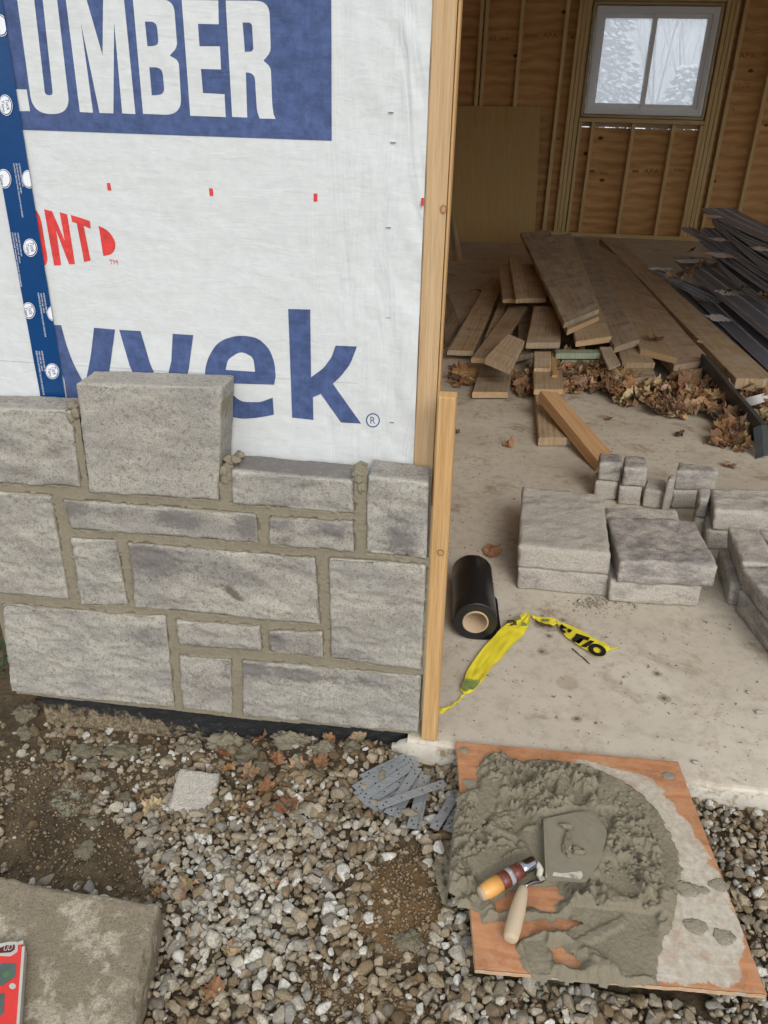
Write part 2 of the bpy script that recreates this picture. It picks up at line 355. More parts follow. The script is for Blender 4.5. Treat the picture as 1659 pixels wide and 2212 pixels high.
def m_ply(name, light, dark):
    b = NB(name); v = b.n('NewGeometry').outputs['Position']; mp = b.n('Mapping'); b.l(v, mp.inputs[0]); mp.inputs['Scale'].default_value = (1, 1, 7)
    g = b.noise(mp.outputs[0], 3, 6, .62, .6); wv = b.n('TexWave', wave_type='BANDS', bands_direction='Z'); b.l(v, wv.inputs[0]); wv.inputs['Scale'].default_value = 3; wv.inputs['Distortion'].default_value = 7
    wv.inputs['Detail'].default_value = 3; wv.inputs['Detail Scale'].default_value = .6
    k = b.math('ADD', b.math('MULTIPLY', g, .82), b.math('MULTIPLY', wv.outputs['Fac'], .18)); c = b.mix(b.ramp(k, [(.3, 0.0), (.7, 1.0)]), dark, light)
    vo = b.n('TexVoronoi'); m5 = b.n('Mapping'); b.l(v, m5.inputs[0]); m5.inputs['Scale'].default_value = (2.6, 1, 4.2); b.l(m5.outputs[0], vo.inputs['Vector']); vo.inputs['Scale'].default_value = 1.4
    c = b.mix(b.ramp(vo.outputs['Distance'], [(.07, .9), (.13, 0.0)]), c, (.05, .022, .01))
    sx = b.n('SeparateXYZ'); b.l(v, sx.inputs[0])
    return b.done(c, .8, b.bump(g, .3, .002), spec=.2)
M['ply'] = m_ply('wall_sheathing', (.66, .4, .185), (.42, .23, .09))
M['black_film'] = m_plain('black_plastic_film', (.012, .012, .013), .32, .2, 60, .08, spec=.5, dirt=((.06, .06, .055), 9, .66))
M['card'] = m_plain('cardboard_core', (.46, .34, .23), .85, .15, 90, .3)
M['black_steel'] = m_plain('black_sheet_metal', (.23, .265, .35), .28, .35, 6, .05, .3, .5, dirt=((.12, .1, .08), 8, .7))
M['grey_trim'] = m_plain('charcoal_trim', (.055, .063, .066), .45, .15, 15, .08, .2, .5, dirt=((.13, .1, .07), 14, .68))
M['silver_tape'] = m_plain('clear_silver_tape', (.85, .87, .92), .3, .1, 120, .6, .0, .6)
M['galv'] = m_plain('galvanised_tie', (.36, .385, .41), .42, .12, 70, .15, .55, .5, dirt=((.27, .25, .2), 30, .7))
M['hole'] = m_plain('punched_hole', (.01, .01, .01), .9, .1)
M['yellow'] = m_plain('yellow_plastic', (.8, .68, .045), .38, .08, 40, .3, spec=.45)
M['ink'] = m_plain('black_ink', (.015, .015, .012), .5, .2)
M['ink_olive'] = m_plain('show_through_ink', (.2, .25, .08), .5, .25, 60)
M['mud'] = m_plain('mud_smear', (.1, .06, .03), .7, .3, 80, .4)
M['tape_blue'] = m_plain('blue_sheathing_tape', (.004, .05, .17), .26, .12, 18, .12, spec=.5)
M['tape_white'] = m_plain('tape_print_white', (.78, .8, .84), .35, .05)
M['tape_ink'] = m_plain('tape_print_blue', (.015, .025, .12), .4, .1)
M['plastic_white'] = m_plain('white_vinyl', (.8, .84, .88), .4, .05, 10, .05)
M['red_paint'] = m_plain('scuffed_red_paint', (.62, .03, .022), .4, .15, 30, .15, spec=.45, dirt=((.5, .3, .24), 45, .66))
M['alu'] = m_plain('dusty_aluminium', (.5, .48, .43), .5, .12, 40, .2, .2, .4)
M['vial'] = m_plain('vial_block', (.06, .09, .075), .2, .5, 25, .1, spec=.6)
M['vial_green'] = m_plain('green_spirit', (.05, .14, .04), .15, .4, 60, .05, spec=.6)
M['steel'] = m_plain('trowel_steel', (.3, .3, .29), .3, .2, 50, .1, .8, .5)
M['blade'] = m_plain('mortar_filmed_blade', (.27, .245, .185), .38, .2, 40, .25, .2, .5)
M['ferrule'] = m_plain('polished_ferrule', (.3, .31, .34), .18, .3, 30, .1, 1.0, .5, dirt=((.35, .34, .3), 60, .6))
M['handle_orange'] = m_plain('varnished_handle', (.66, .34, .09), .35, .12, 30, .1, spec=.5, dirt=((.5, .42, .33), 60, .68))
M['handle_brown'] = m_plain('brown_painted_band', (.13, .03, .018), .35, .25, 60, .2, spec=.5, dirt=((.5, .45, .4), 110, .63))
M['handle_pale'] = m_wood('worn_pale_handle', (.6, .47, .31), (.45, .32, .19), knots=False, grey=(.62, .54, .42))
M['band_grey'] = m_plain('grey_label_band', (.3, .3, .31), .4, .3, 120, .2, dirt=((.6, .58, .54), 120, .6))
M['paper'] = m_plain('white_strip', (.75, .76, .74), .6, .06)
M['foam'] = m_plain('spray_foam', (.5, .45, .3), .8, .15, 60, .6)
M['concrete_pale'] = m_plain('raw_concrete_edge', (.5, .46, .39), .9, .2, 30, .6, dirt=((.22, .17, .11), 22, .5))
M['snow'] = m_plain('snow', (.85, .87, .9), .7, .03, 10, .1)
M['needle'] = m_plain('conifer_foliage', (.2, .24, .21), .8, .3, 10)
M['bark'] = m_plain('grey_bark', (.16, .14, .125), .9, .25, 20, .4)
M['twigs'] = m_plain('bare_twigs', (.45, .42, .43), .9, .25, 4)
M['weed'] = m_plain('green_weed', (.05, .11, .06), .6, .3, 50)
M['tin'] = m_plain('roof_board', (.62, .46, .28), .8, .2, 8, .2)
def m_vcol(name, rough=.8, bsc=200, bs=.5, bd=.001, mul=True, spec=.2):
    b = NB(name); a = b.n('Attribute', attribute_name='tint').outputs['Color']; v = b.coord('Object'); f = b.noise(v, bsc, 4, .65); f2 = b.noise(v, bsc*.3, 4, .6)
    c = b.mix(b.ramp(f, [(.3, 0.0), (.62, 1.0)]), b.mix(.6, a, (.03, .024, .016)), a); c = b.mix(b.ramp(f2, [(.42, 0.0), (.62, .5)]), c, b.mix(.5, a, (.12, .085, .05)))
    return b.done(c, rough, b.bump(f, bs, bd), spec=spec)
M['gravel'] = m_vcol('washed_gravel', .75, 260, .5, .001)
M['leaf'] = m_vcol('dry_leaf', .7, 120, .4, .001)
def m_dirt():
    b = NB('dirt_ground'); v = b.coord('Object'); f = b.noise(v, 7, 6, .65); g = b.noise(v, 70, 6, .7); h = b.noise(v, 300, 3, .7)
    c = b.mix(b.ramp(f, [(.35, 0.0), (.65, 1.0)]), (.07, .052, .031), (.155, .112, .066)); c = b.mix(b.ramp(g, [(.35, .7), (.6, 0.0)]), c, (.03, .022, .014))
    a = b.n('Attribute', attribute_name='tint').outputs['Color']; sp = b.n('SeparateColor'); b.l(a, sp.inputs[0])
    c = b.mix(sp.outputs[0], c, b.mix(g, (.13, .072, .03), (.2, .125, .06)))      # red channel: loose orange soil
    lich = b.ramp(b.noise(v, 38, 8, .8), [(.48, 0.0), (.56, 1.0)]); c = b.mix(b.math('MULTIPLY', sp.outputs[1], lich), c, (.33, .33, .25))   # green channel: pale crust
    vo = b.ramp(b.voro(v, 170), [(0.0, .6), (.2, 0.0)]); c = b.mix(vo, c, (.17, .14, .1))
    bn = b.bump(g, .8, .008); bn = b.bump(h, .7, .002, bn); return b.done(c, .92, bn, spec=.2)
M['dirt'] = m_dirt()
def m_slab():
    b = NB('garage_concrete'); v = b.coord('Object'); f = b.noise(v, 2.2, 6, .62); g = b.noise(v, 22, 6, .7); h = b.noise(v, 240, 4, .7)
    c = b.mix(b.ramp(f, [(.35, 0.0), (.65, 1.0)]), (.5, .44, .355), (.62, .56, .465)); c = b.mix(b.ramp(g, [(.3, .5), (.52, 0.0)]), c, (.3, .255, .2))
    st = b.ramp(b.noise(v, 5.5, 7, .72, .4), [(.54, 0.0), (.66, .7)]); c = b.mix(st, c, (.27, .19, .12))
    sp = b.ramp(b.noise(v, 48, 3, .6), [(.64, 0.0), (.68, .9)]); spm = b.ramp(b.noise(v, 4, 3, .6), [(.4, 0.0), (.52, 1.0)]); c = b.mix(b.math('MULTIPLY', sp, spm), c, (.15, .1, .06))
    wh = b.ramp(b.noise(v, 9, 7, .75, 1.5), [(.66, 0.0), (.72, .5)]); c = b.mix(wh, c, (.6, .57, .5))
    wob = b.n('VectorMath', operation='ADD'); nz_ = b.n('TexNoise'); b.l(v, nz_.inputs['Vector']); nz_.inputs['Scale'].default_value = 30; ms = b.n('VectorMath', operation='SCALE'); b.l(nz_.outputs['Color'], ms.inputs[0]); ms.inputs['Scale'].default_value = .016
    b.l(v, wob.inputs[0]); b.l(ms.outputs[0], wob.inputs[1])
    for (p, r0) in (((1172, 1408), .016), ((1186, 1374), .012), ((1188, 1352), .026), ((1170, 1330), .008), ((1215, 1340), .014), ((1246, 1554), .013), ((1435, 1509), .018), ((1420, 1455), .012), ((1300, 1660), .012), ((1225, 1475), .03)):
        q = pz(p, 0); d = b.n('VectorMath', operation='DISTANCE'); b.l(wob.outputs[0], d.inputs[0]); d.inputs[1].default_value = (q.x+.008, q.y+.008, .008)
        c = b.mix(b.ramp(d.outputs['Value'], [(r0*.92, .55 if r0 < .03 else .35), (r0*1.1, 0.0)]), c, (.2, .165, .12) if r0 < .03 else (.3, .2, .12))
        if r0 < .03: c = b.mix(b.ramp(d.outputs['Value'], [(r0*.3, .8), (r0*.5, 0.0)]), c, (.09, .055, .03))
    bn = b.bump(g, .25, .003); bn = b.bump(h, .5, .001, bn); return b.done(c, .85, bn, spec=.25)
M['slab'] = m_slab()
def m_tar():
    b = NB('black_damp_proofing'); v = b.n('NewGeometry').outputs['Position']; sx = b.n('SeparateXYZ'); b.l(v, sx.inputs[0])
    f = b.noise(v, 26, 7, .72); g = b.noise(v, 130, 5, .7)
    mr = b.n('MapRange'); b.l(sx.outputs[2], mr.inputs[0]); mr.inputs[1].default_value = -.03; mr.inputs[2].default_value = -.10
    mx = b.n('MapRange'); b.l(sx.outputs[0], mx.inputs[0]); mx.inputs[1].default_value = -.3; mx.inputs[2].default_value = -.9
    k = b.math('ADD', f, b.math('MULTIPLY', b.math('SUBTRACT', b.math('MULTIPLY', mr.outputs[0], mx.outputs[0]), .55), .42))
    c = b.mix(b.ramp(k, [(.48, 0.0), (.6, 1.0)]), (.02, .021, .022), b.mix(b.ramp(g, [(.4, 0.0), (.6, 1.0)]), (.1, .08, .055), (.3, .235, .15))); w = b.ramp(b.noise(v, 60, 7, .8, 1.0), [(.66, 0.0), (.7, .8)]); c = b.mix(w, c, (.45, .45, .42))
    return b.done(c, .55, b.bump(g, .6, .003), spec=.4)
M['tar'] = m_tar()
def m_board():
    b = NB('formwork_plywood'); v = b.coord('UV'); mp = b.n('Mapping'); b.l(v, mp.inputs[0]); mp.inputs['Scale'].default_value = (4, 22, 1)
    g = b.noise(mp.outputs[0], 2, 6, .65, .6); n2 = b.noise(v, 14, 7, .7, .5); n3 = b.noise(v, 60, 5, .7)
    wood = b.mix(b.ramp(g, [(.3, 0.0), (.7, 1.0)]), (.36, .145, .065), (.56, .275, .135)); wood = b.mix(b.ramp(n2, [(.5, 0.0), (.7, .5)]), wood, (.17, .07, .03))
    a = b.n('Attribute', attribute_name='tint').outputs['Color']; sp = b.n('SeparateColor'); b.l(a, sp.inputs[0])
    k = b.math('ADD', sp.outputs[0], b.math('MULTIPLY', b.math('SUBTRACT', n2, .5), 1.5)); film = b.ramp(k, [(.46, 0.0), (.54, 1.0)])
    wood = b.mix(b.ramp(n3, [(.45, 0.0), (.7, .45)]), wood, (.42, .33, .25)); cem = b.mix(b.ramp(n3, [(.35, 0.0), (.65, 1.0)]), (.38, .33, .26), (.56, .51, .43)); cem = b.mix(b.ramp(n2, [(.5, 0.0), (.66, .6)]), cem, (.36, .235, .155)); mps = b.n('Mapping'); b.l(v, mps.inputs[0]); mps.inputs['Rotation'].default_value = (0, 0, .9); mps.inputs['Scale'].default_value = (6, 60, 1); cem = b.mix(b.ramp(b.noise(mps.outputs[0], 1.5, 5, .7), [(.56, 0.0), (.7, .55)]), cem, (.62, .59, .53))
    c = b.mix(film, wood, cem); spk = b.ramp(b.voro(v, 75), [(.0, .9), (.13, 0.0)]); c = b.mix(b.math('MULTIPLY', spk, .7), c, (.55, .52, .46))
    return b.done(c, b.mix(film, .38, .8), b.bump(n3, .3, .002), spec=.4)
M['board'] = m_board()
def m_glass():
    m = bpy.data.materials.new('window_glass'); m.use_nodes = True; t = m.node_tree; t.nodes.clear(); o = t.nodes.new('ShaderNodeOutputMaterial')
    tr = t.nodes.new('ShaderNodeBsdfTransparent'); gl = t.nodes.new('ShaderNodeBsdfGlossy'); gl.inputs['Roughness'].default_value = .02; mx = t.nodes.new('ShaderNodeMixShader')
    fr = t.nodes.new('ShaderNodeFresnel'); fr.inputs[0].default_value = 1.45; t.links.new(fr.outputs[0], mx.inputs[0]); t.links.new(tr.outputs[0], mx.inputs[1]); t.links.new(gl.outputs[0], mx.inputs[2])
    tr.inputs[0].default_value = (.95, .97, .98, 1); tl = t.nodes.new('ShaderNodeBsdfTranslucent'); tl.inputs[0].default_value = (.96, .97, 1, 1); m2 = t.nodes.new('ShaderNodeMixShader'); m2.inputs[0].default_value = .5
    t.links.new(mx.outputs[0], m2.inputs[1]); t.links.new(tl.outputs[0], m2.inputs[2]); t.links.new(m2.outputs[0], o.inputs[0]); return m
M['glass'] = m_glass()
# ================================================================ STRUCTURE
def ground_h(x, y):
    t = max(0, min(1, (-.2-x)/.55)); t = t*t*(3-2*t)
    h = -.058-.075*t*(1-.45*max(0, min(1, (-y-.05)/.35)))-.012*max(0, min(1, (-y-.1)/.5))   # lower towards the left
    h += .012*noise.noise(V((x*4, y*4, 0)))+.006*noise.noise(V((x*14, y*14, 3)))
    mx, my = pz((860, 1950), -.05)[:2]; d = ((x-mx)**2+(y-my)**2)/(.11**2)
    h += .022*math.exp(-d)                                          # little heap of soil
    mx, my = pz((385, 1610), -.08)[:2]; d = ((x-mx)**2+(y-my)**2)/(.07**2)
    h += .02*math.exp(-d)
    return h
def pg(p, up=0.0):
    z = -.07
    for _ in range(5): q = pz(p, z+up); z = ground_h(q.x, q.y)
    return pz(p, z+up)
def in_poly(p, poly):
    x, y = p; c = False; j = len(poly)-1
    for i in range(len(poly)):
        xi, yi = poly[i]; xj, yj = poly[j]
        if (yi > y) != (yj > y) and x < (xj-xi)*(y-yi)/(yj-yi)+xi: c = not c
        j = i
    return c
def poly_sd(px, py_, poly):
    """signed distance to polygon, positive inside (numpy)"""
    P = np.array(poly, float); d = np.full(px.shape, 1e9); ins = np.zeros(px.shape, bool)
    for i in range(len(P)):
        a, b = P[i-1], P[i]; e = b-a; t = np.clip(((px-a[0])*e[0]+(py_-a[1])*e[1])/(e@e+1e-12), 0, 1)
        d = np.minimum(d, np.hypot(px-a[0]-t*e[0], py_-a[1]-t*e[1]))
        c = ((a[1] > py_) != (b[1] > py_)); den = (b[1]-a[1]) if b[1] != a[1] else 1e-9
        ins ^= c & (px < e[0]*(py_-a[1])/den+a[0])
    return np.where(ins, d, -d)
def gp(*pts): return [tuple(pg(p)[:2]) for p in pts]
SOIL = [gp((0, 1640), (120, 1650), (215, 1740), (280, 1790), (330, 1850), (330, 1960), (0, 1900)),
        gp((770, 1900), (830, 1845), (900, 1830), (960, 1880), (965, 1990), (900, 2060), (830, 2075), (760, 2010)),
        gp((640, 2080), (760, 2090), (860, 2150), (960, 2160), (930, 2230), (600, 2230))]
xs = np.concatenate([[-60, -25, -12, -6, -3.5, -2.2], np.arange(-1.6, 1.35, .0075), [1.5, 1.8, 2.4, 4, 7, 14, 28, 60]])
ys = np.concatenate([[-60, -25, -12, -6, -3, -1.8, -1.2], np.arange(-.95, .16, .0075), [.3, .8, 2, 4, 7, 9, 14, 25, 60]])
gx, gy = np.meshgrid(xs, ys); so = [poly_sd(gx, gy, s) for s in SOIL]
vs = []; colr = []
for j in range(len(ys)):
    for i in range(len(xs)):
        x, y = xs[i], ys[j]; near = -1.6 < x < 1.35 and -1 < y < .2
        h = ground_h(x, y) if near or abs(x) < 3 and abs(y) < 3 else -.07
        if y > .12 and x > -1.2: h = -.16 if y < 8.4 else -.1
        if near: h += .004*fb((x*30, y*30, 1), 1, 3)
        a = max(0, min(1, so[1][j, i]/.03+.5)); c2 = max(0, min(1, so[0][j, i]/.03+.3)); a3 = max(0, min(1, so[2][j, i]/.04+.5))*.55
        vs.append((x, y, h)); colr.append((max(a, a3)*(0.5+.8*noise.noise(V((x*25, y*25, 7)))+.3), c2*(.8 if noise.noise(V((x*6, y*6, 2))) > .34 else .03), 0))
nx = len(xs); fs = np.array([(j*nx+i, j*nx+i+1, j*nx+nx+i+1, j*nx+nx+i) for j in range(len(ys)-1) for i in range(nx-1)])
o = fast_mesh('ground', np.array(vs), fs, M['dirt'], np.clip(np.array(colr), 0, 1)); tag(o, kind='structure')
# concrete garage floor with a rough front lip
e0, e1 = pz((930, 1603)), pz((1659, 1712)); sl = (e1.y-e0.y)/(e1.x-e0.x)
fx = np.concatenate([np.arange(-.125, 1.5, .012), np.linspace(1.55, 6.4, 30)]); loop = []
for x in fx:
    y = e0.y+sl*(x-e0.x)+.006*noise.noise(V((x*9, 0, 4)))+.004*noise.noise(V((x*40, 0, 4))) if x < 2.5 else e0.y+sl*(2.5-e0.x)
    loop.append((x, y))
vs = []; fs = []
n = len(loop)
for (x, y) in loop: vs += [(x, 8.05, 0), (x, y+.06, 0), (x, y+.012, -.0008), (x, y+.004, -.003), (x, y, -.009), (x+.0, y-.004+.004*noise.noise(V((x*30, 3, 0))), -.16)]
for i in range(n-1):
    for k in range(5): fs.append((i*6+k, i*6+k+1, i*6+7+k, i*6+6+k))
o = mk('garage_floor', vs, fs, M['slab'], smooth=False); tag(o, kind='structure')
v, f = box_vf((-1.15, .2, -.16), (-.125, 8.05, -.0005)); o = mk('garage_floor', v, f, M['slab']); tag(o, kind='structure')
# pale broken strip of raw concrete at the lip
vs = []; fs = []; m = 0
for i, x in enumerate(np.arange(-.165, 1.5, .01)):
    y = e0.y+sl*(x-e0.x); w = .018+.008*noise.noise(V((x*13, 0, 9)))
    zb = .001; w *= .45
    vs += [(x, y+.02+.006*noise.noise(V((x*30, 1, 0))), zb-.012), (x, y-w*.3, -.012+.003*noise.noise(V((x*50, 1, 0)))), (x, y-w*.8, -.02+.004*noise.noise(V((x*60, 2, 0)))), (x, y-w*1.25, -.038), (x, y-w*1.4, -.09)]
    if m:
        for k in range(4): fs.append((5*(m-1)+k, 5*(m-1)+k+1, 5*m+k+1, 5*m+k))
    if x < -.12:
        kk = (x+.165)/.045; q0 = len(vs)-5
        for qq in range(5): px_, py2, pz2 = vs[q0+qq]; vs[q0+qq] = (px_, py2+(1-kk)*.03*(qq/4), pz2-(1-kk)*.03+.004*noise.noise(V((x*80, qq, 0))))
    m += 1
o = mk('concrete_lip', vs, fs, M['concrete_pale'], base=(0, 0, 0), smooth=True)
tag(o, 'pale rough raw concrete edge below the front of the garage floor', 'concrete edge')
# footing under the stone wall
vs = []; fs = []; ax = np.arange(-1.12, -.12, .01); az = np.arange(-.16, .012, .008)
for x in ax:
    for z in az: vs.append((x, .032+.004*fb((x*12, 0, z*12))+.002*fb((x*70, 0, z*70)), z))
nz = len(az)
for i in range(len(ax)-1):
    for j in range(nz-1): fs.append((i*nz+j, (i+1)*nz+j, (i+1)*nz+j+1, i*nz+j+1))
b0 = len(vs); v2, f2 = box_vf((-1.12, .036, -.16), (-.13, .2, .0)); vs += v2; fs += [tuple(q+b0 for q in t) for t in f2]
o = mk('foundation_wall', vs, fs, M['tar'], base=(-.6, .1, -.1), smooth=False)
tag(o, 'low foundation under the stonework, black damp proofing smeared with tan mud', 'foundation')
# ---------------------------------------------------------------- front wall with wrap
WY = .10
fw = empty('front_wall', (-.65, .15, 0), 'framed wall covered in white house wrap with large blue and red lettering', 'wall')
v, f = box_vf((-1.21, WY+.004, 0.0), (-.150, WY+.017, 2.9)); mk('sheathing', v, f, M['ply'], fw)
def wx(x, z):
    k = max(0, min(1, (x+.30)/.12)); e = noise.noise(V((x*7+z*3.2, z*2.6, 1)))*.005+noise.noise(V((x*22+z*13, z*6, 4)))*.0022
    return WY-abs(e)*k*1.3-.0004
vs = []; fs = []; ax = np.concatenate([np.linspace(-1.215, -.42, 24), np.linspace(-.41, -.148, 60)]); az = np.linspace(.02, 2.9, 340)
for x in ax:
    for z in az: vs.append((x, wx(x, z), z))
nz = len(az)
for i in range(len(ax)-1):
    for j in range(nz-1): fs.append((i*nz+j, (i+1)*nz+j, (i+1)*nz+j+1, i*nz+j+1))
wrap = mk('house_wrap', vs, fs, M['wrap'], fw, smooth=True)
def wp(p, off): 
    q = py(p, WY-off); return q
def sheet(name, polys, mat, off, par, fn=None):
    vs = []; fs = []
    for k, pl in enumerate(polys):
        b = len(vs); 
        for p in pl: vs.append(wp(p, off+k*1e-5))
        fs.append(tuple(range(b, len(vs))))
    o = mk(name, vs, fs, mat, par)
    bm = bmesh.new(); bm.from_mesh(o.data)
    for fc in bm.faces:
        fc.normal_update()
        if fc.normal.y > 0: fc.normal_flip()
    bmesh.ops.triangulate(bm, faces=bm.faces[:]); bm.to_mesh(o.data); bm.free(); return o
h2 = lambda pts: [(p[0]/2, p[1]/2) for p in fillet(pts)]           # first close-up -> photo units
zA = lambda pts: [(p[0]/3.922, 331.8+p[1]/3.922) for p in fillet(pts)]
sheet('printed_panel', [h2([(-140, -160), (1430.5, -160), (1433, 608), (-140, 552)])], M['wrap_blue'], .0012, wrap)
L_ = [[(-60, -60), (-12, -60), (45, 385), (115, 387), (130, 480), (0, 480)],
      [(66, -60), (142, 492, 95), (304, 494, 95), (240, -60), (178, -60), (229, 412, 34), (195, 411, 34), (141, -60)],
      [(277, -60), (345, 484), (402, 487), (349, 98), (430, 488), (490, 490), (493, 95), (528, 490), (585, 493), (530, -60), (446, -60), (443, 238), (357, -60)],
      [(574, -3), (618, 492), (786, 498, 75), (772, 262, 60), (733, 240, 3), (766, 205, 50), (750, -2, 55)],
      [(785, -1), (943, 2), (945, 105), (855, 103), (862, 200), (950, 200), (955, 300), (868, 298), (877, 402), (970, 407), (975, 506), (822, 500)],
      [(975, 2), (1163, 4, 60), (1170, 225, 45), (1138, 262, 3), (1170, 290, 45), (1176, 450, 10), (1182, 495, 6), (1191, 514), (1122, 512), (1110, 480, 20), (1100, 314, 34), (1062, 313), (1068, 508), (1003, 505)]]
sheet('printed_lettering', [h2(q) for q in L_], M['wrap'], .0016, wrap)
H_ = [[(626, 93), (676, 94, 28), (686, 197, 28), (637, 199)], [(645, 290), (700, 292, 30), (712, 409, 34), (656, 411)], [(1048, 97), (1088, 97, 18), (1095, 222, 18), (1058, 223)]]
for q in H_: sheet('letter_counter', [h2(q)], M['wrap_blue'], .0022, wrap)
R_ = [[(461, 790), (476, 791), (481, 823), (465, 822)], [(903, 813), (919, 814), (922, 847), (906, 847)], [(1355, 836), (1371, 836), (1371, 871), (1355, 871)], [(1820, 855), (1832, 855), (1831, 890), (1818, 890)]]
for q in R_[:3]: sheet('red_mark', [h2(q)], M['wrap_red'], .0012, wrap)
sheet('red_mark', [h2(R_[3])], M['wrap_red'], .009, wrap)
O_ = [[(200, 462), (300, 464, 30), (345, 545, 50), (404, 900, 60), (385, 948, 20), (250, 950)], [(373, 470), (440, 487), (549, 740), (505, 495), (568, 514), (635, 935), (585, 938), (475, 650), (517, 943), (458, 948)],
      [(600, 520), (690, 545, 60), (762, 573), (768, 635), (708, 612), (767, 905), (713, 918), (650, 590), (610, 578)], [(835, 610), (925, 655, 60), (985, 760, 80), (960, 850, 70), (875, 867)]]
sheet('red_lettering', [zA(q) for q in O_], M['wrap_red'], .0012, wrap)
y_ = [[(80, 702), (132, 702.3), (143, 745, 30), (158, 785, 20), (180, 826), (200, 900), (150, 900), (139, 821), (118, 770)], [(203, 708), (248.6, 711.7), (236, 803), (222, 880), (182, 900), (182, 840), (196, 770, 20)]]
v_ = [[(257.5, 712.5), (303.5, 715), (325, 788), (345, 830), (358, 830), (370, 780), (373, 721), (417.5, 724), (408, 795), (385, 900), (330, 900), (280, 790)]]
e_ = [[(592, 831), (595.5, 812), (593, 785, 10), (583, 755, 14), (558, 730, 16), (515, 723, 22), (470, 738, 20), (444, 782, 24), (441, 845, 24), (466, 886, 20), (515, 906, 24), (560, 902, 12), (591.6, 896), (589, 859), (562, 869, 10), (520, 868, 14), (498, 848, 8), (493, 828)]]
k_ = [[(622.5, 667.5), (670, 668.5), (672, 815), (699, 795, 6), (716, 772, 6), (725, 746.5), (771, 748.5), (757, 786, 12), (736, 813, 6), (719, 829), (780, 915), (736.6, 912.6), (693, 851), (676, 858), (677, 907), (631, 902)]]
sheet('blue_lettering', [fillet(q) for q in y_+v_+e_+k_], M['wrap_blue'], .0012, wrap)
sheet('letter_counter', [fillet([(487.5, 799), (492, 777, 8), (520, 758, 14), (547, 772, 10), (551, 803)])], M['wrap'], .0018, wrap)
def ring(cx, cy, r0, r1, n=28): 
    return [[(cx+r*math.cos(2*math.pi*(i+d)/n), cy+r*1.02*math.sin(2*math.pi*(i+d)/n)) for r, d in ((r0, 0), (r1, 0), (r1, 1), (r0, 1))] for i in range(n)]
sheet('registered_mark', ring(805.5, 908, 12.6, 15.2), M['wrap_blue'], .0012, wrap)
def wrap_text(s, c, a, wpx, off, mat, par, hpx=None, name='printed_text'):
    """a = photo-space angle of the baseline in degrees (clockwise positive)"""
    c3 = py(c, WY-off); c4 = py((c[0]+math.cos(math.radians(a))*20, c[1]+math.sin(math.radians(a))*20), WY-off); xd = c4-c3; k = xd.length/20; xd.normalize(); yd = V((-xd.z, 0, xd.x))
    if yd.dot(xd) > .1: yd = -yd
    v, f = place_text(s, c3, xd, yd, wpx*k, hpx*k if hpx else None); return mk(name, v, f, mat, par)
wrap_text('R', (805.5, 908), 4, 11, .0012, M['wrap_blue'], wrap, 16)
wrap_text('TM', (245, 566), 3, 18, .0012, M['wrap_red'], wrap, 9)
sheet('guide_line', [[(0, 778.1), (893, 835.6), (893, 836.6), (0, 779.1)]], M['wrap_line'], .0011, wrap)
for (x, y, a) in ((844.5, 242, 5), (839, 491, 0), (839, 686, 0), (846, 912, 2), (849, 307, 80)):
    p = wp((x, y), .004); v, f = box_vf((p.x-.0048, p.y-.001, p.z-.0005), (p.x+.0048, p.y+.006, p.z+.0005)); mk('staple', v, f, M['galv'], fw)
# corner post behind the wrap edge
jx0, jx1 = -.1475, -.1058
beam('corner_post', (jx0, WY-.004, .60), (jx1, WY-.004, .60), (jx1, WY-.004, 2.9), (jx0, WY-.004, 2.9), .04, M['jamb'], fw, nl=30, warp=.0008, seed=2, down=(0, 1, 0), bev=.003)
beam('corner_post', (jx1+.0015, WY-.0015, .60), (jx1+.0065, WY-.0015, .60), (jx1+.0065, WY-.0015, 2.9), (jx1+.0015, WY-.0015, 2.9), .036, M['pine'], fw, nl=30, warp=.0008, seed=5, down=(0, 1, 0), bev=.001)
v, f = box_vf((-.146, WY+.002, .0), (-.103, WY+.034, .598)); mk('corner_post', v, f, M['jamb'], fw)
v, f = box_vf((-1.21, WY+.12, -.05), (-.155, WY+.13, 2.9)); mk('inner_sheathing', v, f, M['ply'], fw)
# ---------------------------------------------------------------- sheathing tape
def tp(D, off=.003): return py(D, WY-off)
tpe = empty('sheathing_tape', tp((60, 500)), 'glossy dark blue sheathing tape running down the left of the house wrap', 'tape')
vs = []; fs = []
for i in range(41):
    t = i/40; y = -120+t*1010
    xl = -72+.193*y-.00001*y*y; xl = 5+(y-406)*.1822+ (0.9*noise.noise(V((y*.02, 0, 0)))); xr = 3.5+.1609*y+.8*noise.noise(V((y*.03, 5, 0)))
    for k in range(7):
        s = k/6; p = tp((xl+(xr-xl)*s, y), .0042+.0007*noise.noise(V((s*2, y*.012, 0)))); vs.append(p)
for i in range(40):
    for k in range(6): fs.append((i*7+k, i*7+7+k, i*7+8+k, i*7+k+1))
tb = mk('tape_strip', vs, fs, M['tape_blue'], tpe, smooth=True)
def ell(cx, cy, rx, ry, a, clip=None, n=36):
    out = []
    for i in range(n):
        t = 2*math.pi*i/n; x = rx*math.cos(t); y = ry*math.sin(t); ca, sa = math.cos(a), math.sin(a); X = cx+x*ca-y*sa; Y = cy+x*sa+y*ca
        if clip: 
            xr = 3.5+.1609*Y-.3; xl = 5+(Y-406)*.1822+.3; X = max(xl, min(xr, X))
        out.append((X, Y))
    return out
